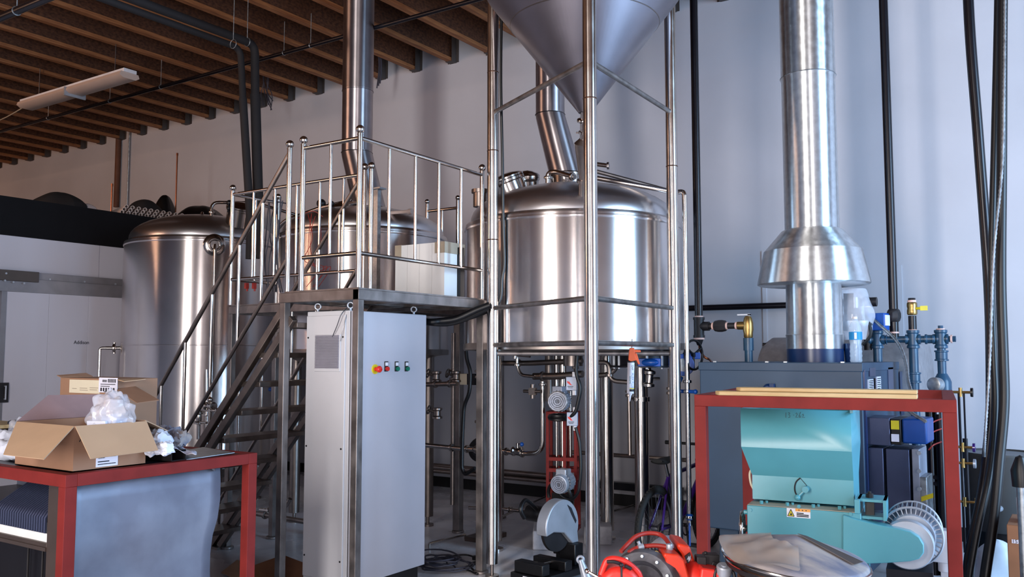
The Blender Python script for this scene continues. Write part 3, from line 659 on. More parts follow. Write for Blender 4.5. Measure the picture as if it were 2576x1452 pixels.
# foam block on the deck
p = pt(1118, 700, 'x', -3.90); fx = pt(994, 700, 'y', p.y).x; zt = pt(1118, 608, 'x', -3.90).z
fb = thing('foam_block', ((fx-3.9)/2, p.y+.1, ZD), 'white foam packing block with taped top corner standing on the platform deck', 'foam block')
w = (-3.90-fx)/4; b = MB()
for i in range(4): b.box((fx+i*w+.001, p.y, ZD), (fx+(i+1)*w-.001, min(5.32, p.y+.24), zt))
b.build('slab', 'foam', fb)
b = MB(); b.box((-3.99, p.y-.003, zt-.08), (-3.897, min(5.323, p.y+.245), zt+.003)); b.build('tape_strip', 'tape', fb); b = MB(); b.box((fx-.003, p.y-.003, zt-.09), (fx+.06, p.y+.03, zt+.003)); b.build('tape_strip', 'tape', fb)
# galvanised channel behind the corner post
p = pt(946, 600, 'y', 5.22); q = pt(946, 478, 'y', 5.22)
ch = MB(); ch.box((p.x-.035, 5.2, ZD), (p.x+.03, 5.24, q.z)); ch.box((p.x-.05, 5.18, q.z), (p.x+.07, 5.26, q.z+.012))
tag(ch.build('cable_channel', 'galv'), 'upright galvanised cable channel standing on the deck beside the ball-topped posts', 'channel')
p = pt(1158, 700, 'x', -3.87); b = MB(); b.box((-3.93, p.y, ZD), (-3.87, p.y+.05, pt(1158, 622, 'x', -3.87).z)); tag(b.build('rubber_mat_roll', 'black'), 'narrow black upright piece leaning beside the white foam block', 'rubber piece')
# ================================================================ OVERHEAD INSULATED PIPES
ip = thing('insulated_pipe', pt(648, 480, 'y', 5.62), 'right one of two black foam insulated pipes dropping from the joists', 'pipe', 'pair of black foam insulated pipes')
def drop_pipe(t, us, vs, y, r, udir):
    top = pt(us[0], vs[0], 'y', y); mid = pt(us[1], vs[1], 'y', y); bot = pt(us[2], vs[2], 'y', y)
    MB().tube([V((top.x, -2.5, top.z)), top, mid], r*.95, bend=.10, n=14).build('overhead_run', 'foamins', t)
    MB().tube([mid, bot, bot-V((0, 0, .35))], r*1.15, n=14).build('drop_run', 'foamins', t)
drop_pipe(ip, (641, 642, 651), (112, 238, 560), 5.62, .043, 0)
ip2 = thing('insulated_pipe', pt(620, 480, 'y', 5.5), 'left one of two black foam insulated pipes dropping from the joists', 'pipe', 'pair of black foam insulated pipes')
drop_pipe(ip2, (605, 611, 630), (122, 248, 560), 5.5, .034, 0)
for u, v, y, par in ((587, 100, 5.1, ip2), (622, 96, 5.5, ip)):
    b = MB(); p = pt(u, v, 'y', y); b.cyl(p, (p.x, p.y, ZJ+.02), .004, n=6); b.torus(p-V((0, 0, .04)), (0, 1, 0), .042, .003, n=16, k=6); b.build('hanger_wire', 'galv', par)
b = MB()
for k in range(7):
    rr = random.Random(k); p = pt(668+rr.uniform(-8, 8), 205, 'y', 7.8); q = pt(674+rr.uniform(-14, 14), 262+rr.uniform(-10, 22), 'y', 7.8); b.tube(smooth([p+V((0, 0, .25)), p, p.lerp(q, .5)+V((rr.uniform(-.08, .08), 0, 0)), q]), .006, n=6)
tag(b.build('wire_bundle', 'cable'), 'loose bundle of grey wires hanging from a joist right of the insulated pipes', 'wires')
b = MB()
for k in range(3): p = pt(946+k*3, 165, 'y', 7.9); q = pt(948+4*k, 222-6*k, 'y', 7.9); b.tube(smooth([p+V((0, 0, .3)), p+V((.05, 0, 0)), q]), .008, n=6)
tag(b.build('wire_loop', 'cable'), 'short loop of wires hanging from a joist just right of the tall left stack', 'wires')
# cables hanging inside platform railing at left
b = MB()
for k in range(9):
    rr = random.Random(20+k); u = 668+k*5+rr.uniform(-4, 4); y = 5.2+rr.uniform(-.1, .1)
    b.tube(smooth([pt(u+6, 500+rr.uniform(-6, 12), 'y', y), pt(u+rr.uniform(-9, 9), 580, 'y', y), pt(u+rr.uniform(-9, 9), 660, 'y', y), pt(u+rr.uniform(-10, 10), 735, 'y', y)]), .006, n=6)
b.cyl(pt(640, 497, 'y', 5.2), pt(720, 512, 'y', 5.2), .006, n=6)
tag(b.build('cable_bunch', 'cable'), 'bunch of grey control cables hanging over the rail at the left end of the platform', 'cables')
b = MB()
for k in range(4):
    rr = random.Random(40+k); u = 775+k*9
    b.tube(smooth([pt(u, 540+rr.uniform(-15, 15), 'y', 5.3), pt(u+rr.uniform(-14, 14), 600, 'y', 5.25), pt(u+rr.uniform(-10, 20), 655+8*k, 'y', 5.25), pt(u+30, 672, 'y', 5.25), pt(u+rr.uniform(-10, 10), 722, 'y', 5.25)], 8), .0028, n=5)
b.tube(smooth([pt(742, 558, 'y', 5.3), pt(765, 538, 'y', 5.25), pt(790, 532, 'y', 5.25), pt(812, 545, 'y', 5.3)], 8), .003, n=5)
tag(b.build('red_wire', 'hosered'), 'thin tangled red wires in front of the middle brewing tank', 'wires')
for u in (622, 641):
    p = pt(u, 718, 'y', 4.95); b = MB(); b.box((p.x-.014, 4.93, p.z-.03), (p.x+.01, 4.96, p.z+.02)); b.cyl(p-V((0, 0, .03)), p-V((0, 0, .05)), .008, n=8)
    tag(b.build('spring_clamp', 'hosered'), 'small red clamp tip at the %s of the pair under the left rail' % ('left' if u < 630 else 'right'), 'clamp', 'red clamps under the left rail')

# ================================================================ STUFF ON THE COLD ROOM ROOF
zr = zb_room = 3.2
def heap(name, m, label, cat, cx, cy, sx, sy, h, seed, z=zr, film_=None, nse=.35):
    rr = random.Random(seed); g = []; N = 16
    for j in range(9):
        t = math.pi/2*j/8; row = []
        for i in range(N):
            a = 2*math.pi*i/N; k = 1+nse*math.cos(t)*(noise.noise(V((math.cos(a)*1.3+seed, math.sin(a)*1.3, j*.45)))); row.append(V((cx+sx*math.cos(a)*math.cos(t)*k, cy+sy*math.sin(a)*math.cos(t)*k, z+h*math.sin(t)*(.8+.4*k-.2))))
        row.append(row[0]); g.append(row)
    b = MB(); b.sheet(g); return tag(b.build(name, m, sub=1), label, cat)
def on_roof(u, x=-9.9): return pt(u, 520, 'x', x)
p = pt(150, 520, 'x', -10.0); heap('cloth_heap', 'bag', 'grey cloth bundle wrapped in clear film on the cold room roof, far left', 'bundle', p.x, p.y, .34, .32, pt(150, 488, 'x', -10).z-zr+.02, 3)
p = pt(218, 520, 'x', -9.9); heap('film_wrap', 'film', 'crumpled clear film with dark label beside the grey cloth bundle', 'plastic wrap', p.x, p.y, .2, .14, pt(218, 512, 'x', -9.9).z-zr, 5)
p = pt(365, 515, 'x', -10.4); heap('dark_sack', 'bag', 'low dark green-black sack lying behind the bundle of white pipes', 'sack', p.x, p.y, .3, .3, pt(355, 500, 'x', -10.4).z-zr, 8)
p = pt(415, 500, 'x', -10.6); heap('dark_sack', 'black', 'peaked black sack behind the right end of the white pipes', 'sack', p.x, p.y, .2, .2, pt(412, 490, 'x', -10.6).z-zr, 11)
p = pt(505, 520, 'x', -10.2); heap('black_bag', 'black', 'flat black bag on the cold room roof behind the leftmost tank dome', 'bag', p.x, p.y, .5, .4, pt(500, 517, 'x', -10.2).z-zr, 13)
# bundle of pvc pipes: open ends face the camera
rr = random.Random(4)
k = 0
first = None
ends = []
for i in range(30):
    u = 308+i*5.2+rr.uniform(-2, 2); v = 531+rr.uniform(-7, 6)-(4 if i < 20 else -6)+(-10 if 20 < i < 25 else 0)
    ends.append((u, v))
for i, (u, v) in enumerate(ends):
    x = -9.34-(i % 3)*.05; e = pt(308+i*5.2, v, 'x', x); e.z = 3.263+(i % 3)*.0445
    d = V((-.95, .28, 0)).normalized()
    L = 2.2+rr.uniform(0, .5); b = MB(); o = e+d*L; rad = .022
    b.lathe([(rad, 0), (rad, L), (rad*.75, L), (rad*.75, 0), (rad, 0)], e, d, n=12)
    tag(b.build('plastic_pipe', 'pvc'), 'white plastic pipe in the loose bundle on the cold room roof', 'pipe', 'white plastic pipes on the cold room roof')
for i in range(4):
    a = pt(210+i*5, 530-3*i, 'x', -9.8); c = pt(300+i*3, 522-2*i, 'x', -10.6)
    a.z = c.z = zr+.018+.03*i
    b = MB(); b.cyl(a, c, .014, n=10)
    tag(b.build('copper_pipe', 'rust'), 'copper brown pipe lying behind the white pipes on the cold room roof', 'pipe', 'copper brown pipes lying on the cold room roof')
for u, v0, lab in ((446, 388, 'thin upright copper pipe above the right end of the white pipe bundle'), (282, 465, 'short upright copper pipe left of the rust brown wall pipe')):
    a = pt(u, v0, 'x', -10.3); b = MB(); b.cyl((a.x, a.y, zr-.05), a, .010, n=8); b.cyl(a-V((0, 0, .02)), a+V((0, 0, .015)), .014, n=8)
    tag(b.build('upright_pipe', 'copper'), lab, 'pipe')

# ================================================================ PIPEWORK BELOW THE TANKS
def run(name, label, pts, pl, r, m='pipe', bend=.06, rings=(), cat='pipe', n=12, group=None):
    """pts: photo points on the plane pl=(axis,value) or 3-tuples (u,v,value)"""
    P = [pt(p[0], p[1], pl[0], p[2] if len(p) > 2 else pl[1]) for p in pts]
    b = MB(); b.tube(P, r, bend=bend, n=n)
    for i, t in rings: clamp_ring(b, P[i].lerp(P[i+1], t), P[i+1]-P[i], r)
    return tag(b.build(name, m), label, cat, group)
run('drain_pipe', 'bent stainless pipe rising from the blue-knobbed valve right of the left hopper leg', [(1262, 1134), (1302, 1141), (1365, 1141), (1365, 955)], ('y', 6.3), .021, bend=.1, rings=((0, .3), (1, .2), (2, .93)))
# valve with blue knob
p = pt(1302, 1136, 'y', 6.3); vt = thing('pipe_valve', p, 'stainless valve with round blue knob on the drain pipe', 'valve')
b = MB(); b.lathe([(.022, -.05), (.04, -.045), (.04, -.03), (.028, -.02), (.032, 0), (.028, .02), (.04, .03), (.04, .045), (.022, .05)], p, (1, 0, 0)); b.build('body', 'pipe', vt)
b = MB(); b.cyl(p, p+V((0, 0, .07)), .012, n=10); b.cyl(p+V((0, 0, .065)), pt(1312, 1119, 'y', 6.3), .006, n=8); h = b.build('lever', 'pipe', vt); MB().sph(pt(1313, 1118, 'y', 6.3), .018).build('knob', 'bright_blue', h)
run('manifold_pipe', 'upper dark stainless manifold tube under the right tank rim', [(1266, 914), (1330, 914), (1465, 908)], ('y', 6.2), .022, 'darkpipe', rings=((0, .6),))
run('manifold_pipe', 'lower thick stainless manifold tube above the bent drain pipe', [(1342, 947), (1400, 947), (1466, 941)], ('y', 6.2), .028, 'darkpipe', rings=((0, .4),))
run('sample_pipe', 'thin curved pipe from the clamp tee to the lower manifold tube', [(1301, 885), (1301, 922), (1310, 944), (1345, 948)], ('y', 6.1), .014, bend=.06, rings=((0, .9),))
p = pt(1303, 893, 'y', 6.08); b = MB(); b.cyl(p+V((-.02, 0, .04)), p+V((-.03, 0, -.03)), .018, n=12); b.sph(p+V((-.02, 0, .04)), .026); b.cyl(p, p+V((.12, 0, -.01)), .014, n=10); tag(b.build('tap_valve', 'pipe'), 'small chrome tap under the tank rim just right of the left hopper leg', 'valve')
p = pt(1345, 985, 'y', 6.25); b = MB(); b.cyl(p+V((-.11, 0, 0)), p+V((.06, 0, 0)), .014, n=10); b.cbox(p+V((-.02, 0, 0)), (.06, .04, .06)); b.cyl(p+V((-.02, 0, -.06)), p+V((-.02, 0, .06)), .02, n=10); tag(b.build('pressure_tap', 'darkpipe'), 'dark side tap projecting left from the upright part of the drain pipe', 'valve')
for u, r, y, v0, v1, lab in ((1381, .035, 6.5, 882, 1010, 'left thick dark pipe hanging from the tank bottom'), (1401, .03, 6.6, 882, 1000, 'right thick dark pipe hanging from the tank bottom beside another'), (1447, .015, 6.2, 890, 960, 'thin dark pipe going down to the upper grey junction box')):
    run('outlet_pipe', lab, [(u, v0), (u+1, v1)], ('y', y), r, 'darkpipe', bend=0, rings=((0, .5),))
run('black_conduit', 'black cable looping from the upper junction box down past the big round motor', [(1452, 885), (1448, 940), (1462, 975), (1448, 1040), (1425, 1055)], ('y', 5.95), .014, 'black', bend=.08, cat='cable')
run('black_conduit', 'black cable dropping behind the front hopper leg to the lower silver motor', [(1448, 1075), (1458, 1110), (1462, 1180), (1456, 1240), (1436, 1262), (1405, 1245), (1396, 1205)], ('y', 5.95), .012, 'black', bend=.08, cat='cable')
# motor gear units and red stand
MS = Matrix.Translation(V((pt(1415, 1300, 'd', 7.2).x, pt(1415, 1300, 'd', 7.2).y, 0))) @ Matrix.Rotation(math.radians(20), 4, 'Z')
rs = thing('motor_stand', MS.translation, 'narrow red steel stand under the right tank carrying two motors', 'stand')
b = MB(MS)
pz = [pt(1379, 1333, 'd', 7.2), pt(1454, 1320, 'd', 7.2)]
wdt = (pz[1]-pz[0]).to_2d().length; 
for x in (-wdt/2, .02, wdt/2-.01):
    for y in (0, .16):
        b2 = MB(MS); b2.box((x-.012, y-.012, .17), (x+.012, y+.012, 1.13)); b2.build('post', 'red', rs)
b = MB(MS)
for z in (.19, .55, .66, .75, 1.12):
    for y in (0, .16): b.box((-wdt/2, y-.014, z-.014), (wdt/2, y+.014, z+.014))
    for x in (-wdt/2, wdt/2-.01): b.box((x-.014, 0, z-.014), (x+.014, .16, z+.014))
b.build('cross_member', 'red', rs)
b = MB(MS); b.cyl((-.055, .05, .6), (-.055, .05, 1.6), .012, n=12); b.cyl((.06, .05, .75), (.06, .05, 1.3), .012, n=12); b.cyl((-.01, .1, .5), (-.01, .1, 1.6), .03, n=16); b.build('guide_rod', 'pipe', rs)
def motor(name, label, c, ax, r, L, cap='motorcap', body='motor', box=True):
    t = thing(name, c, label, 'motor'); c = V(c); ax = V(ax).normalized(); x, y, d = frame_from(ax)
    b = MB(); b.lathe([(r*.96, -L), (r*1.0, -L+.01), (r, -.02), (r*.98, 0)], c, ax, n=36)
    for i in range(20):
        a = 2*math.pi*i/20; q = c+x*r*1.02*math.cos(a)+y*r*1.02*math.sin(a); b.bar(q-ax*(L-.02), q-ax*.04, .008, .012, up=(q-c).normalized())
    b.build('housing', body, t)
    b = MB(); b.lathe([(r*1.02, -.03), (r*1.02, .0), (r*.97, .012), (r*.88, .016), (0, .016)], c, ax, n=36); fc = b.build('fan_cover', cap, t)
    b = MB(); 
    for k in (.25, .45, .65, .82): b.lathe([(r*k, .016), (r*k, .019), (r*k+.006, .019), (r*k+.006, .016)], c, ax, n=30)
    b.build('vent_ring', 'motor', fc)
    if box: b = MB(); q = c-ax*L*.5+V((0, 0, r*1.05)); b.cbox(q, (.09, .09, .06)); b.build('terminal_box', body, t, bevel=.006)
    return t
c = pt(1403, 1010, 'd', 6.95); motor('geared_motor', 'round grey motor with perforated fan cover facing the camera, below the right tank', c, (.35, -.9, -.02), .080, .19)
b = MB(); q = pt(1406, 1050, 'd', 7.02); b.lathe([(.05, -.03), (.085, -.02), (.085, .02), (.05, .03)], q, (0, 0, 1), n=24); b.torus(q, (0, 0, 1), .075, .016, n=24, k=8); tag(b.build('belt_pulley', 'black'), 'black round coupling just under the big perforated motor', 'coupling')
c = pt(1407, 1219, 'd', 6.85); motor('pump_motor', 'smaller silver motor low on the red stand above the saw', c, (.1, -.98, -.08), .072, .16, cap='silver', body='silver')
b = MB(); q = pt(1407, 1245, 'd', 6.95); b.torus(q, (0, 1, .2), .10, .014, n=28, k=8, a0=-.3, a1=3.5); b.cbox(q-V((0, -.05, .06)), (.14, .1, .14)); tag(b.build('motor_bracket', 'black'), 'black bracket under the smaller silver motor', 'bracket')
for u, v, lab in ((1438, 965, 'upper grey junction box with red mark, right of the perforated motor'), (1440, 1054, 'lower grey junction box with red mark on the red stand')):
    p = pt(u, v, 'd', 6.85); t = thing('junction_box', p, lab, 'junction box')
    Mx = Matrix.Translation(p) @ Matrix.Rotation(math.radians(25), 4, 'Z')
    MB(Mx).cbox((0, 0, 0), (.085, .06, .105)).build('box_body', 'motor', t, bevel=.004)
    b = MB(Mx); b.cyl((.02, 0, .05), (.02, 0, .09), .016, n=12); b.cyl((.02, 0, -.05), (.02, 0, -.09), .016, n=12); b.build('cable_gland', 'white', t)
    b = MB(Mx); b.prism([(-.035, .02), (-.015, .015), (.0, -.008), (.012, -.012), (-.008, -.012), (-.03, .005)], 'y', -.0312, -.0302); b.build('red_mark', 'redbtn', t)
    b = MB(Mx); b.box((-.03, -.0312, -.025), (.015, -.0302, -.02)); b.box((-.025, -.0312, -.035), (.01, -.0302, -.031)); b.build('printed_line', 'ink', t)
for (u0, u1, v0), lab in (((1340, 1402, 1385), 'left white concrete block under the red motor stand'), ((1470, 1540, 1372), 'right white concrete block behind the front hopper leg')):
    p = pt(u0, v0, 'z', 0); q = pt(u1, v0, 'z', 0)
    Mx = Matrix.Translation(p) @ Matrix.Rotation(math.atan2(q.y-p.y, q.x-p.x)-math.radians(3), 4, 'Z')
    b = MB(Mx); b.box((0, 0, 0), ((q-p).length, .42, .155)); tag(b.build('concrete_block', 'concrete', bevel=.012), lab, 'concrete block')
p = pt(1372, 1330, 'd', 7.1); b = MB(); q = pt(1377, 1302, 'd', 7.05); b.cyl(q-V((.05, 0, 0)), q+V((.03, .03, 0)), .055, n=24); b.cyl(q-V((.07, 0, 0)), q-V((.05, 0, 0)), .03, n=16); b.cyl(q, (q.x, q.y, .155), .02, n=8); tag(b.build('pump_end', 'black'), 'small black round pump end at the left foot of the red stand', 'pump')

# between the white cabinet and the left hopper leg
run('riser_pipe', 'upright stainless pipe just left of the square platform leg, ending in the dark pump', [(1204, 884), (1203, 1180)], ('y', 6.0), .019, bend=0, rings=((0, .17), (0, .22), (0, .6)), m='darkpipe')
run('riser_pipe', 'upright stainless pipe close to the right edge of the white cabinet', [(1141, 838), (1138, 1270)], ('y', 6.1), .02, m='darkpipe', bend=0, rings=((0, .22), (0, .27), (0, .3)))
run('branch_pipe', 'horizontal stainless pipe with clamps behind the cabinet edge at mid height', [(1060, 968), (1150, 965)], ('y', 6.0), .020, m='darkpipe', rings=((0, .4), (0, .8)))
run('branch_pipe', 'bright horizontal pipe running to the pump left of the square platform leg', [(1060, 1119), (1150, 1128), (1178, 1130), (1245, 1134)], ('y', 6.0), .020, rings=((0, .85), (1, .9), (2, .3)))
run('branch_pipe', 'low horizontal pipe near the floor behind the cabinet edge', [(1060, 1172), (1140, 1180), (1235, 1184)], ('y', 6.9), .018, m='darkpipe')
run('black_conduit', 'thick black hose falling beside the square platform leg', [(1172, 883), (1174, 905), (1184, 935), (1181, 990), (1167, 1020), (1163, 1100), (1162, 1180), (1170, 1195), (1195, 1178)], ('y', 5.9), .016, 'black', bend=.09, cat='hose')
p = pt(1181, 955, 'y', 6.1); t = thing('wall_box', p, 'cream and dark blue box on the riser pipes left of the square leg', 'box')
MB().box((p.x-.075, p.y-.04, p.z-.045), (p.x-.0, p.y+.04, p.z+.05)).build('cream_half', 'cream', t, bevel=.003); MB().box((p.x+.001, p.y-.04, p.z-.045), (p.x+.09, p.y+.04, p.z+.05)).build('blue_half', 'darkplate', t, bevel=.003)
p = pt(1210, 1132, 'y', 6.25); pm = thing('transfer_pump', p, 'dark round transfer pump behind the square platform leg', 'pump')
b = MB(); b.lathe([(.06, -.1), (.1, -.08), (.11, 0), (.1, .05), (.05, .06), (.05, .1)], p, (.3, -1, 0), n=28); b.build('pump_casing', 'iron', pm)
b = MB(); b.lathe([(.07, 0), (.075, .02), (.075, .25), (.06, .27)], p+V((0, .08, 0)), (-.3, 1, 0), n=24); b.cyl(p-V((0, 0, .08)), (p.x, p.y, 0.04), .04, n=12); b.box((p.x-.1, p.y-.1, 0), (p.x+.1, p.y+.25, .04)); b.cyl(p+V((0, 0, .05)), p+V((-.02, 0, .17)), .035, .02, n=14); b.build('pump_motor', 'brownmetal', pm)
for u, v, lab in ((1148, 948, 'valve cluster on the riser near the cabinet edge'), (1098, 948, 'dark valve right at the cabinet edge'), (1100, 1040, 'lower dark valve at the cabinet edge')):
    p = pt(u, v, 'y', 6.05); b = MB(); b.lathe([(.02, -.05), (.045, -.045), (.045, -.03), (.03, -.02), (.03, .02), (.045, .03), (.045, .045), (.02, .05)], p, (0, 0, 1), n=16); b.cyl(p, p+V((-.09, -.03, .03)), .01, n=8); b.torus(p+V((-.08, -.02, .03)), (1, .3, -.3), .035, .008, n=16, k=6)
    tag(b.build('small_valve', 'darkpipe'), lab, 'valve')
# pipes along the back wall
for u0, v0, u1, v1, y, r, m, lab in ((1262, 1188, 1378, 1196, 7.9, .03, 'darkpipe', 'upper of two long pipes low along the back wall seen left of the red stand'), (1262, 1202, 1378, 1209, 7.9, .026, 'darkpipe', 'lower of two long pipes low along the back wall seen left of the red stand'), (1500, 1142, 1704, 1156, 7.6, .02, 'darkpipe', 'thin long pipe across the back seen right of the front hopper leg')):
    a = pt(u0, v0, 'y', y); c = pt(u1, v1, 'y', y); z = (a.z+c.z)/2; b = MB(); b.cyl((a.x-(2.2 if u0 < 1300 else .3), y, z), (c.x+(0 if u0 < 1300 else .1), y, z), r, n=14); tag(b.build('wall_run_pipe', m), lab, 'pipe')
a = pt(1505, 1216, 'y', 8.3); c = pt(1602, 1224, 'y', 8.3); b = MB(); b.box((a.x-.1, 8.26, a.z-.045), (c.x+.5, 8.34, a.z+.03)); b.box((a.x-.05, 8.26, 0), (a.x, 8.33, a.z)); b.box((c.x+.4, 8.26, 0), (c.x+.45, 8.33, a.z)); tag(b.build('channel_rail', 'darkplate'), 'dark steel channel rail low at the back wall right of the front hopper leg', 'rail')
run('floor_pipe', 'stainless pipe lying just above the floor from the left hopper leg to the red stand', [(1180, 1278, 6.6), (1262, 1280, 6.6), (1372, 1293, 6.6)], ('y', 6.6), .017, rings=((1, .2),))
for k, (a_, c_) in enumerate((((1080, 1368), (1170, 1345)), ((1262, 1300), (1372, 1250)), ((1500, 1300), (1600, 1270)))):
    p = pt(*a_, 'z', .04); q = pt(*c_, 'z', .04); b = MB(); b.cyl(p, q, .012, n=8); b.cyl(q, (q.x, q.y, 0), .01, n=8); b.cyl(p, (p.x, p.y, 0), .01, n=8)
    tag(b.build('floor_conduit', 'pipe'), ('thin floor conduit just right of the cabinet foot', 'thin floor conduit running toward the red motor stand', 'thin floor conduit behind the front hopper leg toward the bicycle')[k], 'conduit')
# right part under the tank
run('bend_pipe', 'dark pipe with double bend right of the front hopper leg', [(1500, 912), (1533, 912), (1533, 958), (1580, 962)], ('y', 6.15), .018, 'darkpipe', bend=.07, rings=((1, .7),))
run('bend_pipe', 'short dark pipe stub ending in a taper right of the front hopper leg', [(1500, 945), (1528, 943), (1550, 930), (1552, 900)], ('y', 6.3), .02, 'darkpipe', bend=.08)
run('riser_pipe', 'thin upright pipe with clamp directly under the hanging caulking gun', [(1582, 975), (1585, 1145)], ('y', 6.4), .016, 'darkpipe', bend=0, rings=((0, .06), (0, .12)))
run('riser_pipe', 'thin upright pipe with clamp just left of the right hopper leg', [(1684, 920), (1687, 1152)], ('y', 6.6), .014, 'darkpipe', bend=0, rings=((0, .25), (0, .3)))
p = pt(1634, 953, 'd', 6.9); b = MB(); b.lathe([(.02, -.07), (.045, -.06), (.045, -.04), (.03, -.03), (.03, .03), (.045, .04), (.045, .06), (.02, .07)], p, (.1, 0, 1)); b.cyl(p, p+V((.07, .04, 0)), .012, n=8); b.cyl(p+V((0, 0, .05)), p+V((-.03, 0, .16)), .02, n=12); tag(b.build('check_valve', 'pipe'), 'bright clamp valve on the upper right of the thick tank leg', 'valve')
# blue butterfly valve with hand wheel
gc = pt(1722, 915, 'd', 6.75); gv = thing('gear_valve', gc, 'bright blue gear-operated butterfly valve with black hand wheel under the right tank', 'valve')
p = pt(1620, 905, 'd', 6.9)
b = MB(); b.cyl(p-V((0, 0, .045)), p+V((0, 0, .03)), .23, n=40); b.lathe([(.1, .03), (.26, .03), (.26, .05), (.1, .05)], p, n=40); b.lathe([(.08, -.06), (.27, -.06), (.27, -.045), (.08, -.045)], p, n=40); b.build('valve_disc', 'darkplate', gv)
for k in range(12):
    b = MB(); a = 2*math.pi*k/12; q = p+V((.235*math.cos(a), .235*math.sin(a), 0)); b.cyl(q-V((0, 0, .07)), q+V((0, 0, .065)), .012, n=8); b.build('bolt', 'silver', gv)
q1 = pt(1632, 912, 'd', 6.66); b = MB(); b.cbox(q1, (.17, .1, .06), rz=.5); b.sph(q1+V((.02, -.04, .0)), .05, sc=(1.6, .8, .6)); b.cyl(p, gc, .03, n=16); b.build('valve_body', 'bright_blue', gv, bevel=.004)
b = MB(); b.cyl(gc+V((-.03, .05, -.01)), gc+V((.01, -.05, -.01)), .085, n=32); b.cbox(gc+V((.05, .02, .06)), (.12, .08, .05), rz=.6); b.cyl(gc+V((-.03, 0, -.1)), gc+V((-.05, 0, -.14)), .02, n=10); gb = b.build('gear_box', 'bright_blue', gv, bevel=.004)
b = MB(); b.cyl(gc+V((.01, -.05, -.01)), gc+V((.012, -.054, -.01)), .05, n=24); b.build('name_disc', 'galv', gb)
wc = pt(1745, 893, 'd', 6.7); ax = V((.97, -.25, .0))
b = MB(); b.torus(wc, ax, .112, .0095, n=40, k=8); x_, y_, d_ = frame_from(ax); b.cyl(wc-d_*.07, wc+d_*.01, .018, n=12)
for k in range(3):
    a = 2*math.pi*k/3+.5; b.cyl(wc, wc+x_*.112*math.cos(a)+y_*.112*math.sin(a), .009, n=8)
b.build('hand_wheel', 'black', gv); b = MB(); b.cyl(gc+V((.05, .02, .06)), wc-d_*.05, .016, n=10); b.build('wheel_shaft', 'bright_blue', gv)
# caulking gun hooked on the brace
G0 = pt(1590, 868, 'd', 5.78); G1 = pt(1583, 1008, 'd', 5.78); gd = (G1-G0).normalized(); gs = V((.834, .552, 0))
cg = thing('caulking_gun', G0, 'orange caulking gun with white cartridge hanging nose down from the lower brace', 'caulking gun')
L = (G1-G0).length
b = MB(); b.cyl(G0+gd*-.01+V((0, 0, .03)), G0+gd*.05, .004, n=8); b.build('plunger_rod', 'wire', cg)
Mg = basis(G0, gs, -gd)   # local x right, y up along the gun
b = MB(Mg); b.prism([(-.016, -.02), (.012, -.02), (.02, -.075), (.03, -.10), (-.012, -.11), (-.026, -.10), (-.022, -.05)], 'z', -.012, .012); b.prism([(.005, -.03), (.055, -.035), (.056, -.048), (.01, -.05)], 'z', -.01, .01); b.prism([(.02, -.05), (.032, -.06), (.05, -.125), (.04, -.13), (.018, -.085)], 'z', -.008, .008); b.build('handle', 'orange2', cg, bevel=.002)
b = MB(Mg); b.cyl((-.008, -.108, 0), (-.008, -.116, 0), .026, n=24); b.build('end_ring', 'black', cg)
b = MB(Mg); b.cyl((-.008, -.116, 0), (-.015, -.32, 0), .023, n=28); ct = b.build('cartridge', 'white', cg)
b = MB(Mg); b.cyl((-.012, -.283, 0), (-.0125, -.289, 0), .0236, n=28); b.build('yellow_band', 'yellow', ct)
b = MB(Mg); b.cyl((-.0126, -.291, 0), (-.013, -.306, 0), .0236, n=28); b.build('dark_band', 'ink', ct)
b = MB(Mg); b.cyl((-.015, -.32, 0), (-.016, -.33, 0), .012, n=16); b.cyl((-.016, -.33, 0), (-.02, -.372, 0), .0085, .003, n=14); b.build('nozzle', 'white', ct)
def curved_text(txt, size, y0, ang, m, rot=True, name='print'):
    # lettering wrapped on the cartridge, reading along its length
    o = text_mesh(txt, size, name, m, ct, Matrix.Identity(4), depth=.0003); me = o.data; loc = WL[o.name]
    for v in me.vertices:
        p = v.co+loc; al = -p.x; ci = p.y; th = ang+ci/.0237; yy_ = y0+al; cx_ = -.008-.007*(-.116-yy_)/.204
        q = Mg @ V((cx_+.0238*math.sin(th), yy_, .0238*math.cos(th))); v.co = q-loc
    return o
curved_text('ALEX PLUS', .021, -.235, .45, 'cyan'); curved_text('WHITE', .017, -.23, -.35, 'tealprint'); curved_text('DAP', .017, -.15, .3, 'ink')

# ================================================================ BICYCLE (behind the right hopper leg)
HB = pt(1650, 1340, 'd', 6.6); HB.z = .31
bk = thing('bicycle', (HB.x, HB.y, 0), 'purple bicycle with black saddle parked behind the right hopper leg', 'bicycle')
dirb = V((.04, 1, 0)).normalized(); FB = HB+dirb*.98; sideb = V((dirb.y, -dirb.x, 0))
for c, nm in ((HB, 'rear_wheel'), (FB, 'front_wheel')):
    b = MB(); b.torus(c, sideb, .285, .026, n=60, k=10)
    x_, y_, d_ = frame_from(sideb)
    for i in range(60):
        a = 2*math.pi*i/60; q = c+(x_*math.cos(a)+y_*math.sin(a))*.308; b.cbox(q, (.012, .02, .012))
    w = b.build(nm, 'tyre', bk)
    b = MB(); b.torus(c, sideb, .258, .008, n=48, k=6); b.cyl(c-d_*.03, c+d_*.03, .022, n=12); b.build('rim', 'wire', w)
    b = MB()
    for i in range(24): a = 2*math.pi*i/24; s = (-1)**i; b.cyl(c+d_*.025*s+(x_*math.cos(a+.3*s)+y_*math.sin(a+.3*s))*.02, c+(x_*math.cos(a)+y_*math.sin(a))*.255, .0012, n=5)
    b.build('spoke', 'wire', w)
BB = HB+dirb*.40-V((0, 0, .03)); ST = HB+dirb*.22+V((0, 0, .36)); HT = HB+dirb*.78+V((0, 0, .40)); HTb = HT-V((0, 0, .1))+dirb*.03
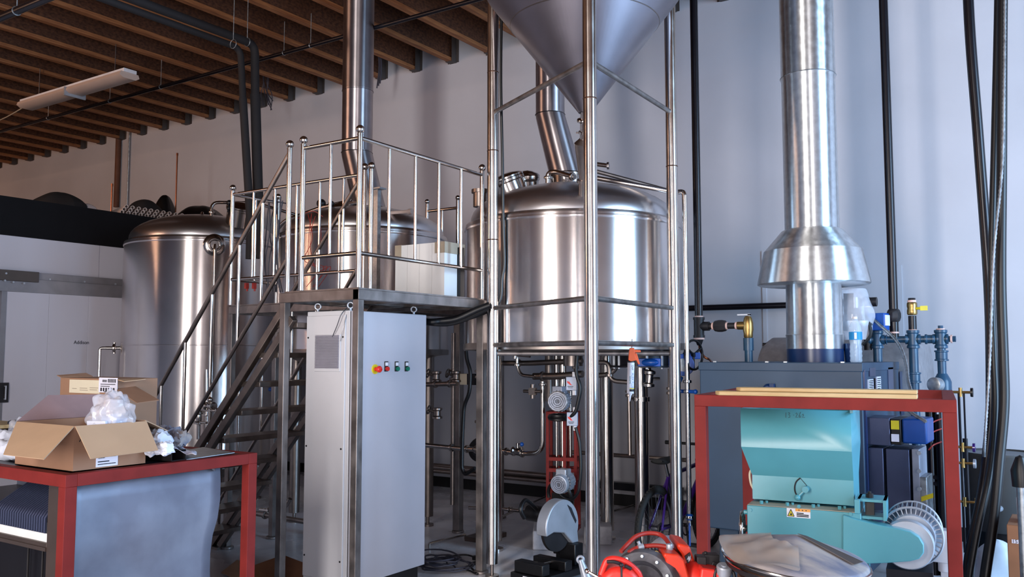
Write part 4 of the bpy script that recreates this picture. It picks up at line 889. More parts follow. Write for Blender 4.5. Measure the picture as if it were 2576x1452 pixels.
b = MB(); b.cyl(BB, ST, .017, n=14); b.cyl(ST, HT, .017, n=14); b.cyl(BB, HTb, .021, n=14); b.cyl(HTb-dirb*.01-V((0, 0, .03)), HT+V((0, 0, .04))-dirb*.01, .022, n=14)
for s in (-1, 1): b.cyl(ST, HB+sideb*.05*s, .010, n=10); b.cyl(BB, HB+sideb*.05*s, .011, n=10); b.cyl(HTb, FB+sideb*.05*s, .012, n=10)
b.build('frame', 'purple', bk)
SP = ST+(ST-BB).normalized()*.13; b = MB(); b.cyl(ST, SP, .013, n=12); b.build('seat_post', 'pipe', bk)
b = MB(); Ms = basis(SP+V((0, 0, .015)), dirb, sideb)
prof = [(-.13, .0, .045, .03), (-.11, .012, .075, .04), (-.05, .012, .08, .04), (.02, .0, .045, .035), (.09, -.002, .02, .028), (.14, -.012, .012, .02)]
rows = []
for xx, zz_, w_, t_ in prof:
    rows.append([V((xx, w_*math.cos(a), zz_*1.0+t_*.5*math.sin(a))) for a in [2*math.pi*i/12 for i in range(12)]])
for r_ in rows: r_.append(r_[0])
rows = [[Ms @ V((p.x, p.y, p.z)) for p in r_] for r_ in rows]; b.sheet(rows)
b.add(rows[0][:-1], [list(range(12))]); b.add(rows[-1][:-1], [list(range(12))]); b.build('saddle', 'tyre', bk, sub=1)
b = MB(); cr_ = BB+sideb*.06; b.torus(cr_, sideb, .075, .006, n=30, k=6); b.cyl(BB-sideb*.07, BB+sideb*.07, .015, n=10); b.cyl(cr_, cr_+V((0, 0, -.15))+dirb*.04, .009, n=8); b.cyl(BB-sideb*.07, BB-sideb*.07+V((0, 0, .15))-dirb*.04, .009, n=8); b.cbox(cr_+V((0, 0, -.155))+dirb*.04+sideb*.04, (.08, .06, .02)); b.build('crankset', 'iron', bk); b = MB(); b.torus(HB+sideb*.04, sideb, .04, .008, n=20, k=6); b.build('rear_sprocket', 'iron', bk)
b = MB(); hb = HT+V((0, 0, .16))-dirb*.02; b.cyl(HT, hb, .013, n=10); b.cyl(hb-sideb*.28, hb+sideb*.28, .012, n=10); b.cyl(hb-sideb*.28, hb-sideb*.18, .017, n=10); b.cyl(hb+sideb*.18, hb+sideb*.28, .017, n=10); b.build('handlebar', 'black', bk)

# ================================================================ CHOP SAW on the floor
Ms = Matrix.Translation(V((pt(1392, 1440, 'd', 6.42).x, pt(1392, 1440, 'd', 6.42).y, 0))) @ Matrix.Rotation(math.radians(82), 4, 'Z')
cs = thing('chop_saw', Ms.translation, 'grey-guarded abrasive chop saw with black base on the floor', 'chop saw')
b = MB(Ms); b.box((-.3, -.15, .02), (.26, .15, .07)); b.box((-.28, -.13, .07), (-.20, .13, .15)); b.box((-.05, -.15, .07), (.03, .15, .14)); b.box((.14, -.09, .07), (.24, .09, .22)); 
for x in (-.27, .22):
    for y in (-.12, .12): b.cyl((x, y, 0), (x, y, .02), .02, n=10)
b.build('base', 'black', cs, bevel=.006)
b = MB(Ms); b.cyl((-.2, -.02, .12), (.0, -.02, .12), .012, n=10); b.torus((-.22, -.02, .12), (1, 0, 0), .03, .006, n=16, k=6); b.build('vise_screw', 'pipe', cs)
gc2 = V((.05, .0, .36))
b = MB(Ms); N = 24; outer = []; R_ = .19
for i in range(N+1):
    a = math.radians(-20+215*i/N); outer.append((gc2.x+R_*math.cos(a), gc2.z+R_*math.sin(a)))
outer = outer+[(gc2.x-.10, gc2.z-.03), (gc2.x+.02, gc2.z-.05), (gc2.x+.10, gc2.z-.12), (gc2.x+.12, .22), (gc2.x+.19, .22)]
b.prism(outer, 'y', -.05, .045); b.build('blade_guard', 'silver', cs, bevel=.008)
b = MB(Ms); b.cyl((.04, -.012, .345), (.04, .012, .345), .168, n=40); b.build('cutting_disc', 'iron', cs)
b = MB(Ms); b.prism([(.07, .35), (.17, .30), (.24, .13), (.14, .13)], 'y', .05, .11); b.cyl((.05, .05, .42), (.05, .27, .42), .06, n=24); b.tube(smooth([(-.02, .14, .47), (-.14, .14, .55), (-.22, .12, .50), (-.18, .12, .43)]), .016, n=10); b.build('motor_arm', 'black', cs)
b = MB(Ms); b.box((-.303, -.05, .035), (-.301, .03, .06)); b.build('warning_label', 'white', cs); b = MB(Ms); b.box((-.304, -.03, .037), (-.302, .005, .055)); b.build('yellow_patch', 'yellow', cs)
b = MB(Ms); lo_ = [(gc2.x+.05, gc2.z+.15), (gc2.x+.10, gc2.z+.12), (gc2.x+.16, gc2.z+.02), (gc2.x+.15, gc2.z+.0), (gc2.x+.10, gc2.z+.07)]; b.prism(lo_, 'y', -.0525, -.051); b.build('brand_plate', 'ink', cs)
# yellow-black items on floor + cables
def coil(name, label, cu, cv, n, rad, m, seed, r=.006):
    rr = random.Random(seed); c = pt(cu, cv, 'z', .01); b = MB()
    for k in range(n):
        R_ = rad*rr.uniform(.5, 1.1); ox, oy = rr.uniform(-.07, .07), rr.uniform(-.07, .07); pts = []
        for i in range(26):
            a = 2*math.pi*i/25+rr.uniform(-.1, .1); pts.append(c+V((ox+R_*math.cos(a)*1.2, oy+R_*math.sin(a), .004+k*.009+.012*abs(math.sin(a*1.5+k)))))
        b.tube(smooth(pts, 3), r, n=6)
    return tag(b.build(name, m), label, 'cable')
coil('cable_coil', 'tangled blue-grey cable heap on the floor right of the cabinet foot', 1105, 1430, 9, .17, 'cable', 3)
b = MB(); b.tube(smooth([pt(1120, 1402, 'z', .01), pt(1165, 1396, 'z', .02), pt(1192, 1402, 'z', .01), pt(1203, 1416, 'z', .01), pt(1168, 1428, 'z', .01), pt(1185, 1438, 'z', .01), pt(1200, 1444, 'z', .01), pt(1180, 1420, 'z', .02), pt(1205, 1412, 'z', .01)], 8), .007, n=8); b.cbox(pt(1197, 1404, 'z', .02), (.05, .03, .03)); tag(b.build('extension_lead', 'black'), 'black extension lead with plug end beside the square platform leg foot', 'cable')
# flattened cardboard on the floor
b = MB(); P_ = [pt(556, 1440, 'z', .03), pt(597, 1408, 'z', .05), pt(650, 1440, 'z', .03), pt(640, 1475, 'z', .005)]; b.quadbox(P_, .006); tag(b.build('cardboard_flap', 'cardin'), 'pale torn cardboard flap on the floor beside the red bench leg', 'cardboard')
b = MB(); P_ = [pt(634, 1424, 'z', .08), pt(712, 1396, 'z', .10), pt(775, 1420, 'z', .07), pt(765, 1500, 'z', .01), pt(640, 1490, 'z', .01)]; vs = P_+[p-V((0, 0, .006)) for p in P_]; b.add(vs, [(0, 1, 2, 3, 4), (9, 8, 7, 6, 5)]+[(i, 5+i, 5+(i+1) % 5, (i+1) % 5) for i in range(5)]); tag(b.build('cardboard_sheet', 'carddark'), 'brown cardboard sheet on the floor in front of the cabinet side', 'cardboard')
# pipe works behind the stairs
for u, v0, v1, y, r, m, lab in ((520, 930, 1160, 5.6, .018, 'pipe', 'upright polished pipe in front of the leftmost tank below the stair'), (704, 790, 1090, 5.5, .022, 'pipe', 'bright upright pipe behind the stair beside the square leg'), (690, 980, 1240, 5.6, .018, 'darkpipe', 'dull upright pipe behind the far stair stringer'), (545, 1100, 1250, 5.8, .05, 'darkpipe', 'wide dark upright pipe below the leftmost tank')):
    run('upright_tube', lab, [(u, v0), (u, v1)], ('y', y), r, m, bend=0, rings=((0, .5),))
for k, (u, v) in enumerate(((528, 1022), (500, 1052), (548, 1050))):
    p = pt(u, v, 'y', 5.3); b = MB(); b.lathe([(.018, -.06), (.04, -.055), (.04, -.04), (.026, -.03), (.03, 0), (.026, .03), (.04, .04), (.04, .055), (.018, .06)], p, ((1, 0, 0), (0, 0, 1), (0, .6, 1))[k], n=18); b.sph(p+V((0, 0, .06)), .028); b.cyl(p, p+V((0, 0, -.2)), .018, n=10); b.cyl(p+V((-.12, 0, -.04)), p+V((.12, 0, -.04)), .014, n=10)
    tag(b.build('valve_cluster', 'pipe'), ('topmost chrome valve in the cluster below the leftmost tank', 'left chrome valve in the cluster below the leftmost tank', 'right chrome valve in the cluster below the leftmost tank')[k], 'valve')
run('low_pipe', 'low stainless pipe above the floor behind the stair foot', [(645, 1292), (720, 1305), (790, 1316)], ('y', 5.45), .024, 'darkpipe', rings=((0, .3),))
run('low_pipe', 'short bright low pipe with elbow behind the stair foot', [(655, 1283), (700, 1288), (722, 1272), (730, 1255)], ('y', 5.4), .018, 'pipe', bend=.05, rings=((0, .5),))
b = MB(); p = pt(690, 980, 'y', 5.5); b.cyl(p-V((.06, 0, 0)), p+V((.08, 0, 0)), .02, n=12); b.cyl(p, p+V((0, 0, .06)), .012, n=8); b.cbox(p+V((.02, 0, .06)), (.14, .02, .015)); tag(b.build('blue_valve', 'bright_blue'), 'small dark blue valve seen between the stair stringers', 'valve')
for k, (u, y) in enumerate(((575, 7.6), (660, 7.4), (790, 6.9))):
    p = pt(u, 1000, 'y', y); b = MB(); b.cyl((p.x, p.y, 0), (p.x, p.y, 1.7), .03, n=14); tag(b.build('support_pipe', 'darkpipe'), ('leftmost dull support pipe between the tanks at the back', 'middle dull support pipe between the tanks at the back', 'right dull support pipe behind the cabinet')[k], 'pipe')
# ================================================================ BOILER
BX0, BX1, BY0, BY1, BZ0, BZ1 = -2.39, -1.262, 6.10, 7.42, .36, 1.543
bo = thing('boiler', ((BX0+BX1)/2, 6.7, 0), 'slate blue steel boiler behind the red frame at right', 'boiler')
MB().box((BX0, BY0, BZ0), (BX1, BY1, BZ1)).build('casing', 'navy', bo, bevel=.008)
MB().box((BX0-.006, BY0-.008, BZ1-.055), (BX1+.006, BY1, BZ1+.004)).build('top_lid', 'navy', bo, bevel=.004)
b = MB()
for x in (BX0+.12, BX0+.5, BX1-.5, BX1-.12): b.box((x-.012, BY0-.010, BZ1+.003), (x+.012, BY0+.012, BZ1+.012))
b.build('lid_screw', 'galv', bo)
b = MB(); b.box((BX0+.10, BY0+.08, 0), (BX0+.24, BY0+.22, BZ0)); b.box((BX1-.3, BY0+.08, 0), (BX1-.16, BY0+.22, BZ0)); b.box((BX0+.10, BY1-.25, 0), (BX0+.24, BY1-.1, BZ0)); b.box((BX1-.3, BY1-.25, 0), (BX1-.16, BY1-.1, BZ0)); b.box((BX0+.24, BY0+.3, .05), (BX1-.1, BY1-.1, BZ0)); b.build('support_leg', 'navy', bo, bevel=.004)
b = MB(); b.box((BX0+.28, BY0+.26, .08), (BX0+.62, BY0+.3, BZ0-.02)); b.torus((BX0+.42, BY0+.24, .26), (0, 1, 0), .05, .012, n=20, k=8); b.cyl((BX0+.42, BY0+.3, .26), (BX0+.42, BY0+.22, .26), .02, n=10); b.build('lower_fitting', 'iron', bo)
p = pt(1935, 978, 'y', BY0); b = MB(); b.lathe([(.035, 0), (.035, .03), (.02, .045), (0, .045)], p, (0, -1, 0), n=20); b.cbox(p+V((.03, -.03, .0)), (.03, .03, .07)); b.build('door_latch', 'blue_glossy', bo)
def side(u, v, o=0): return pt(u, v, 'x', BX1+o)
for u0, v0, u1, v1 in ((2232, 925, 2248, 1020), (2262, 935, 2285, 1040)):
    b = MB(); a = side(u0, v0); c = side(u1, v1); b.box((BX1, a.y, c.z), (BX1+.006, c.y, a.z)); b.build('side_panel', 'bluegrey', bo)
a = side(2178, 1045); c = side(2184, 1045); b = MB(); b.box((BX1, BY0+.02, .5), (BX1+.012, BY0+.06, 1.5)); b.box((BX1, BY0+.02, .45), (BX1+.008, BY1-.1, .5)); b.build('side_trim', 'blue_glossy', bo)
for (u0, v0, u1, v1), m, nm in (((2187, 926, 2202, 946), 'bluegrey', 'small_plate'), ((2184, 955, 2197, 984), 'paper', 'data_label'), ((2200, 952, 2203, 984), 'ink', 'data_label'), ((2205, 948, 2216, 984), 'paper', 'data_label')):
    a = side(u0, v0, .006); c = side(u1, v1, .006); b = MB(); b.box((BX1, a.y, c.z), (BX1+.009, c.y, a.z)); pl = b.build(nm, m, bo)
    if m == 'paper':
        g = MB()
        for k in range(6): z = a.z-(a.z-c.z)*(k+1)/7.5; g.box((BX1+.009, a.y+.008, z-.003), (BX1+.0098, c.y-.008-(k % 3)*.01, z+.003))
        g.build('printed_line', 'ink', pl)
# burner box on the right side
a = side(2250, 1052, .3); c = side(2337, 1118, .3)
def rbox(name, m, u0, v0, u1, v1, xin, xout, bevel=.004, par=bo, ydepth=.3):
    """box sticking out of the boiler side: face x=xout, spanning the photo points"""
    a = pt(u0, v0, 'y', BY0+.1); c = pt(u1, v1, 'y', BY0+.1)
    return MB().box((a.x, BY0+.1, c.z), (c.x, BY0+.1+ydepth, a.z)).build(name, m, par, bevel=bevel)
rbox('burner_flange', 'bluegrey', 2176, 1050, 2240, 1122, 0, 0)
rbox('burner_block', 'black', 2240, 1054, 2268, 1120, 0, 0)
o = rbox('burner_cover', 'bright_blue', 2268, 1053, 2333, 1119, 0, 0, bevel=.012)
for (u0, v0, u1, v1), m in (((2241, 1058, 2262, 1081), 'yellow'), ((2242, 1092, 2262, 1112), 'paper')):
    a = pt(u0, v0, 'y', BY0+.098); c = pt(u1, v1, 'y', BY0+.098); MB().box((a.x, BY0+.096, c.z), (c.x, BY0+.1, a.z)).build('instruction_label', m, bo)
rbox('gas_train_cover', 'bluegrey', 2184, 1126, 2226, 1285, 0, 0, ydepth=.34)
rbox('blower_housing', 'bluegrey', 2228, 1129, 2292, 1290, 0, 0, ydepth=.36)
rbox('blower_side', 'motor', 2293, 1130, 2318, 1300, 0, 0, ydepth=.3)
o = rbox('lower_guard', 'galv', 2313, 1200, 2335, 1318, 0, 0, ydepth=.25)
a = pt(2318, 1262, 'y', BY0+.098); g = MB(); g.prism([(a.x, a.z), (a.x+.07, a.z+.03), (a.x+.07, a.z+.06), (a.x, a.z+.03)], 'y', BY0+.094, BY0+.1); g.build('yellow_sticker', 'yellow', bo)
b = MB()
for v in (1140, 1185, 1230): p = pt(2313, v, 'y', BY0+.08); b.cyl(p, p+V((0, -.02, 0)), .013, n=10)
b.build('cover_bolt', 'silver', bo)
# flue
fc = pt(2050, 870, 'y', 6.68); fl = thing('boiler_flue', (fc.x, fc.y, BZ1), 'bright galvanised boiler flue with flared draft hood rising out of frame', 'flue')
def fz(v): return pt(2050, v, 'd', 6.5).z
kf = 6.5/FPX; px = lambda n_: n_*kf/2*.995
b = MB(); b.lathe([(px(137), BZ1), (px(137), fz(876))], (fc.x, fc.y, 0), n=64); b.build('base_collar', 'blue_glossy', fl, loc=(fc.x, fc.y, fz(890)))
b = MB(); b.lathe([(px(139), fz(878)), (px(139), fz(846)), (px(141), fz(843)), (px(137), fz(840)), (px(134), fz(700)), (px(134), fz(640))], (fc.x, fc.y, 0), n=64); b.build('lower_pipe', 'duct', fl, loc=(fc.x, fc.y, fz(780)))
b = MB(); b.lathe([(px(268), fz(717)), (px(274), fz(715)), (px(274), fz(711)), (px(240), fz(632)), (px(232), fz(628)), (px(150), fz(581)), (px(136), fz(578)), (px(136), fz(584)), (px(228), fz(632)), (px(268), fz(714))], (fc.x, fc.y, 0), n=72); b.build('draft_hood', 'duct', fl, loc=(fc.x, fc.y, fz(640)), ang=25)
b = MB(); zz2 = fz(198); b.lathe([(px(133), fz(582)), (px(133), zz2-.01), (px(135), zz2), (px(137), zz2+.01), (px(135), zz2+.02), (px(135), ZC+.3)], (fc.x, fc.y, 0), n=64); b.build('upper_pipe', 'duct', fl, loc=(fc.x, fc.y, fz(300)))
b = MB(); 
for z_ in (zz2+.012, fz(583)): b.lathe([(px(137), z_-.004), (px(139), z_), (px(137), z_+.004)], (fc.x, fc.y, 0), n=64)
b.build('crimp_ring', 'galv', fl)
# water bottle standing on the boiler
p = pt(2154, 905, 'y', 6.35); wb = thing('water_bottle', (p.x, p.y, BZ1+.004), 'clear plastic water bottle with blue label standing on the boiler', 'bottle'); z = BZ1+.006
sc = .285
b = MB(); b.lathe([(0, 0), (.036, 0), (.041, .01), (.038, .03), (.042, .045), (.038, .06), (.042, .075), (.038, .09), (.040, .105), (.036, .125), (.042, .15), (.043, .21), (.038, .245), (.022, .285), (.016, .30)], (p.x, p.y, z), n=28); b.build('bottle_body', 'pet', wb)
b = MB(); b.lathe([(.0436, .155), (.0438, .16), (.0438, .205), (.0436, .21)], (p.x, p.y, z), n=28); b.build('blue_label', 'cyan', wb)
b = MB(); b.lathe([(.016, .298), (.017, .30), (.017, .315), (0, .316)], (p.x, p.y, z), n=20); b.build('cap', 'white', wb)
b = MB(); q = V((p.x, p.y, z+.182)); d_ = (V((0, 0, 0))-q); d_.z = 0; d_.normalize(); s_ = V((-d_.y, d_.x, 0)); b.quadbox([q+d_*.043-s_*.008-V((0, 0, .022)), q+d_*.043+s_*.008-V((0, 0, .022)), q+d_*.043+s_*.008+V((0, 0, .022)), q+d_*.043-s_*.008+V((0, 0, .022))], .0015); b.build('white_stripe', 'paper', wb)
# plastic-wrapped regulator behind the bottle
p = pt(2150, 815, 'y', 6.95); rg = thing('gas_regulator', (p.x, p.y, BZ1), 'silver round gas regulator wrapped in clear film behind the water bottle', 'regulator')
b = MB(); b.lathe([(0, -.06), (.10, -.05), (.13, -.01), (.13, .02), (.08, .07), (.04, .12), (.04, .2), (0, .2)], p, n=32); b.build('body', 'galv', rg)
b = MB(); b.cyl((p.x, p.y, BZ1), p, .04, n=16); b.build('stand_pipe', 'galv', rg)
b = MB(); b.cyl((p.x+.02, p.y-.2, BZ1+.0), (p.x+.02, p.y-.2, BZ1+.14), .05, .06, n=24); b.build('blue_cup', 'blue_glossy', rg)
g = []
for j in range(8):
    row = []
    for i in range(17):
        a_ = 2*math.pi*i/16; r_ = .15*(1+.22*noise.noise(V((math.cos(a_)*2, math.sin(a_)*2, j*.7))))*(1-.09*abs(j-3)); row.append(p+V((r_*math.cos(a_), r_*math.sin(a_), -.12+.055*j)))
    row[-1] = row[0]; g.append(row)
b = MB(); b.sheet(g); b.build('film_wrap', 'film', rg, sub=1)
# small grey plate standing by the flue
b = MB(); q = pt(2122, 755, 'y', 6.9); b.box((q.x-.0, q.y, q.z-.12), (q.x+.07, q.y+.02, q.z+.05)); b.build('mount_plate', 'iron', rg)

# horizontal condensate tank behind
a = pt(1925, 900, 'y', 7.95); c = pt(2332, 900, 'y', 7.95); zc = pt(2100, 848, 'y', 7.95).z
ht = thing('condensate_tank', ((a.x+c.x)/2, 7.95, 0), 'horizontal dull metal tank lying behind the boiler against the wall', 'tank')
R_ = .42; b = MB(); L_ = c.x-a.x; b.lathe([(R_*.55, 0), (R_*.9, .03), (R_, .09), (R_, L_-.05), (R_*.98, L_-.02), (R_*.9, L_), (0, L_)], (a.x, 7.95, zc-R_), (1, 0, 0), n=64); b.build('shell', 'dulltank', ht)
b = MB(); b.box((a.x+.2, 7.7, 0), (a.x+.3, 8.2, zc-R_*1.8)); b.box((c.x-.3, 7.7, 0), (c.x-.2, 8.2, zc-R_*1.8)); b.build('saddle_support', 'iron', ht)
b = MB(); p = pt(1925, 868, 'y', 7.8); b.cyl(p+V((-.02, 0, 0)), p+V((.06, 0, 0)), .02, n=10); b.build('end_plug', 'iron', ht)

# ================================================================ PIPES ABOVE THE BOILER
YP = 6.5
def fit(b, p, ax, r, L): b.lathe([(r, -L), (r*1.35, -L*.95), (r*1.35, -L*.7), (r*1.15, -L*.6), (r*1.15, L*.6), (r*1.35, L*.7), (r*1.35, L*.95), (r, L)], p, ax, n=20)
p0 = pt(1758, 800, 'y', YP); vp = thing('relief_pipe', (p0.x, YP, 0), 'black iron pipe left of the boiler flue with side branch and brass relief valve', 'pipe')
b = MB(); b.cyl((p0.x, YP, p0.z), (p0.x, YP, ZC+.2), .031, n=20); b.build('drop_pipe', 'blackpipe', vp)
pm_ = pt(1758, 825, 'y', YP); pb_ = pt(1758, 850, 'y', YP); pr = pt(1775, 821, 'y', YP)
b = MB(); b.cyl((p0.x, YP, pb_.z), (p0.x, YP, p0.z), .040, n=20); b.lathe([(.045, 0), (.045, .02)], (p0.x, YP, p0.z-.015)); b.lathe([(.045, 0), (.045, .02)], (p0.x, YP, pb_.z)); b.cyl((p0.x, YP, pr.z), (p0.x+.085, YP, pr.z), .036, n=18); 
e_ = pt(1812, 821, 'y', YP); b.lathe([(.026, -.05), (.04, -.045), (.046, -.015), (.046, .015), (.04, .045), (.026, .05)], (e_.x, YP, pr.z), (1, 0, 0), n=8); e2 = pt(1866, 821, 'y', YP); b.cyl((p0.x+.07, YP, pr.z), (e2.x, YP, pr.z), .024, n=16); b.lathe([(.034, 0), (.02, -.04), (.015, -.05)], (p0.x, YP, pb_.z-.01), n=16); b.build('tee_fitting', 'iron', vp)
b = MB(); b.cyl((p0.x, YP, p0.z+.004), (p0.x, YP, p0.z+.016), .034, n=20); b.cyl((p0.x, YP, pb_.z-.014), (p0.x, YP, pb_.z), .042, n=20)
for u in (1781, 1794, 1829, 1853): q = pt(u, 821, 'y', YP); b.cyl((q.x-.007, YP, pr.z), (q.x+.007, YP, pr.z), .029, n=18)
b.build('thread_tape', 'thread', vp)
q = pt(1882, 821, 'y', YP); bv = MB(); bv.cyl((e2.x-.03, YP, pr.z), (q.x, YP, pr.z), .031, n=16); bv.lathe([(.026, -.10), (.034, -.085), (.034, -.06), (.040, -.03), (.038, .02), (.030, .055), (.022, .07), (0, .075)], (q.x, YP, pr.z), n=20); rv = bv.build('relief_valve', 'brass', vp)
b = MB(); b.cbox((q.x-.03, YP, pr.z+.082), (.10, .02, .012)); b.cbox((q.x+.01, YP, pr.z+.07), (.02, .02, .03)); b.build('test_lever', 'silver', rv)
b = MB(); b.cyl((q.x, YP, BZ1), (q.x, YP, pr.z-.10), .030, n=20); b.cyl((q.x, YP, pr.z-.19), (q.x, YP, pr.z-.095), .038, n=20); b.build('discharge_pipe', 'bluepipe', vp)
b = MB(); b.tube(smooth([(p0.x, YP, pb_.z-.05), pt(1761, 880, 'y', YP), pt(1772, 898, 'y', YP), pt(1785, 905, 'y', YP), pt(1791, 913, 'y', YP-.1), V((pt(1791, 913, 'y', YP-.1).x, YP-.1, BZ1))]), .009, n=8); b.build('copper_drain', 'copper', vp)
a = pt(1726, 776, 'y', 8.35); c = pt(1990, 768, 'y', 8.35); b = MB(); b.cyl((a.x, 8.35, a.z), (c.x+.6, 8.35, a.z), .030, n=16); tag(b.build('cross_pipe', 'blackpipe'), 'black pipe running horizontally along the wall behind the flue', 'pipe')
# right riser: black pipe
YQ = 7.15
a = pt(2248, 785, 'y', YQ); t = thing('gas_pipe', (a.x, YQ, 0), 'tall black vertical pipe right of the flue with a union near its lower end', 'pipe')
lo_ = pt(2248, 852, 'y', YQ)
b = MB(); b.cyl((a.x, YQ, lo_.z), (a.x, YQ, ZC+.2), .033, n=20); b.build('drop_pipe', 'blackpipe', t)
b = MB(); u_ = pt(2248, 794, 'y', YQ); b.lathe([(.034, -.05), (.044, -.04), (.052, -.015), (.052, .015), (.044, .04), (.034, .05)], (a.x, YQ, u_.z), n=8); b.build('union_fitting', 'iron', t)
b = MB()
for v in (782, 804, 837): z = pt(2248, v, 'y', YQ).z; b.cyl((a.x, YQ, z-.006), (a.x, YQ, z+.006), .036, n=20)
b.build('thread_tape', 'thread', t)
# blue manifold
mf = thing('blue_pipe_manifold', (pt(2297, 852, 'y', YQ).x, YQ, 0), 'blue painted gas pipe manifold with brass ball valve right of the boiler', 'pipe manifold')
zm = pt(2280, 854, 'y', YQ).z
def X_(u): return pt(u, 854, 'y', YQ).x
b = MB(); b.cyl((X_(2190), YQ, zm), (X_(2375), YQ, zm), .026, n=18); 
for u, L in ((2206, .06), (2225, .02), (2297, .055), (2345, .05), (2366, .055)): fit(b, (X_(u), YQ, zm), (1, 0, 0), .028, L)
b.build('header_pipe', 'bluepipe', mf)
b = MB(); x = X_(2297); z0 = pt(2297, 832, 'y', YQ).z; b.cyl((x, YQ, .25), (x, YQ, z0), .033, n=18); fit(b, (x, YQ, zm), (0, 0, 1), .034, .07); fit(b, (x, YQ, pt(2297, 950, 'y', YQ).z), (0, 0, 1), .036, .04); b.build('centre_riser', 'bluepipe', mf)
b = MB(); b.cyl((x, YQ, z0), (x, YQ, pt(2297, 795, 'y', YQ).z), .029, n=16); b.cyl((x, YQ, pt(2297, 760, 'y', YQ).z), (x, YQ, pt(2297, 750, 'y', YQ).z), .026, n=8); b.build('black_nipple', 'blackpipe', mf)
b = MB(); z1 = pt(2297, 793, 'y', YQ).z; z2 = pt(2297, 760, 'y', YQ).z; b.lathe([(.03, 0), (.037, .01), (.037, (z2-z1)*.35), (.033, (z2-z1)*.5), (.037, (z2-z1)*.65), (.037, (z2-z1)-.01), (.03, z2-z1)], (x, YQ, z1), n=10); bl = b.build('ball_valve', 'brass', mf)
zc_ = (z1+z2)/2; b = MB(); b.cyl((x, YQ, zc_), (x+.06, YQ-.02, zc_), .01, n=8); b.cbox((x+.085, YQ-.02, zc_), (.05, .012, .035)); b.build('valve_handle', 'yellow', bl)
for v in (758, 832): b = MB(); z = pt(2297, v, 'y', YQ).z; b.cyl((x, YQ, z-.008), (x, YQ, z+.008), .031, n=16); b.build('thread_tape', 'thread', mf)
# right riser of manifold
x = X_(2367); b = MB(); b.cyl((x, YQ, .25), (x, YQ, zm+.06), .030, n=18); fit(b, (x, YQ, zm), (0, 0, 1), .034, .07); fit(b, (x, YQ, pt(2367, 895, 'y', YQ).z), (0, 0, 1), .036, .04); 
zb2 = pt(2367, 940, 'y', YQ).z; zb3 = pt(2367, 1000, 'y', YQ).z; b.lathe([(.034, 0), (.055, -.04), (.062, -.06), (.062, zb3-zb2), (.05, zb3-zb2-.03)], (x, YQ, zb2), n=20); b.cyl((x+.04, YQ, zm), (x+.10, YQ, zm), .022, n=8); b.cyl((x, YQ, zm+.06), (x, YQ, zm+.10), .018, n=8); b.build('right_riser', 'bluepipe', mf)
b = MB(); b.cyl((x, YQ, zm+.062), (x, YQ, zm+.078), .03, n=16); b.build('thread_tape', 'thread', mf); b = MB(); b.cyl((x+.065, YQ, zm), (x+.078, YQ, zm), .03, n=16); b.build('thread_tape', 'thread', mf)
# left riser with blue actuator and black iron elbow
x = X_(2207); b = MB(); b.cyl((x, YQ, BZ0), (x, YQ, pt(2207, 835, 'y', YQ).z), .033, n=18); fit(b, (x, YQ, zm), (0, 0, 1), .034, .07); b.build('left_riser', 'bluepipe', mf)
ze = pt(2185, 760, 'y', YQ).z; xe = X_(2183); b = MB(); b.cyl((xe, YQ, zm-.08), (xe, YQ, ze), .029, n=16); b.sph((xe, YQ, ze), .045); b.cyl((xe, YQ, ze), (X_(2135), YQ, ze), .029, n=16); b.lathe([(.03, 0), (.036, .03), (.022, .1)], (X_(2148), YQ, ze), (-1, 0, 0), n=16); b.cyl((xe, YQ, ze), (xe+.075, YQ, ze), .036, n=16); fit(b, (xe, YQ, pt(2185, 790, 'y', YQ).z), (0, 0, 1), .032, .04); b.build('iron_elbow', 'iron', mf)
b = MB(); 
for v in (772, 786): z = pt(2183, v, 'y', YQ).z; b.cyl((xe, YQ, z-.005), (xe, YQ, z+.005), .032, n=16)
q = X_(2147); b.cyl((q-.006, YQ, ze), (q+.006, YQ, ze), .036, n=16); b.build('thread_tape', 'thread', mf)
p = pt(2206, 810, 'y', YQ-.08); b = MB(); b.cbox(p, (.15, .1, .13), rz=-.2); ac = b.build('valve_actuator', 'bright_blue', mf, bevel=.006)
b = MB(); b.cbox(p+V((.077, -.012, .01)), (.006, .08, .08), rz=-.2); b.build('white_plate', 'white', ac)
b = MB(); q0 = pt(2195, 802, 'y', YQ-.14); P_ = smooth([q0, pt(2215, 820, 'y', 6.95), pt(2248, 850, 'y', 6.9), pt(2268, 880, 'y', 6.8), pt(2280, 920, 'y', 6.6), pt(2285, 960, 'y', 6.4), pt(2292, 990, 'y', 6.3), pt(2285, 1030, 'y', 6.25), pt(2330, 1062, 'y', 6.2)], 10)
b.tube(P_, [(.013 if i % 2 else .0105) for i in range(len(P_))], n=8); tag(b.build('flexible_conduit', 'galv'), 'ribbed silver flexible conduit curving from the blue valve box down to the burner', 'conduit')
b = MB(); b.tube(smooth([pt(2145, 795, 'y', 7.0), pt(2165, 790, 'y', 6.95), pt(2180, 800, 'y', 6.9), pt(2190, 830, 'y', 6.9), pt(2188, 848, 'y', 6.9), pt(2170, 868, 'y', 6.9)]), .012, n=8); tag(b.build('black_lead', 'black'), 'short black cable arching beside the water bottle', 'cable')
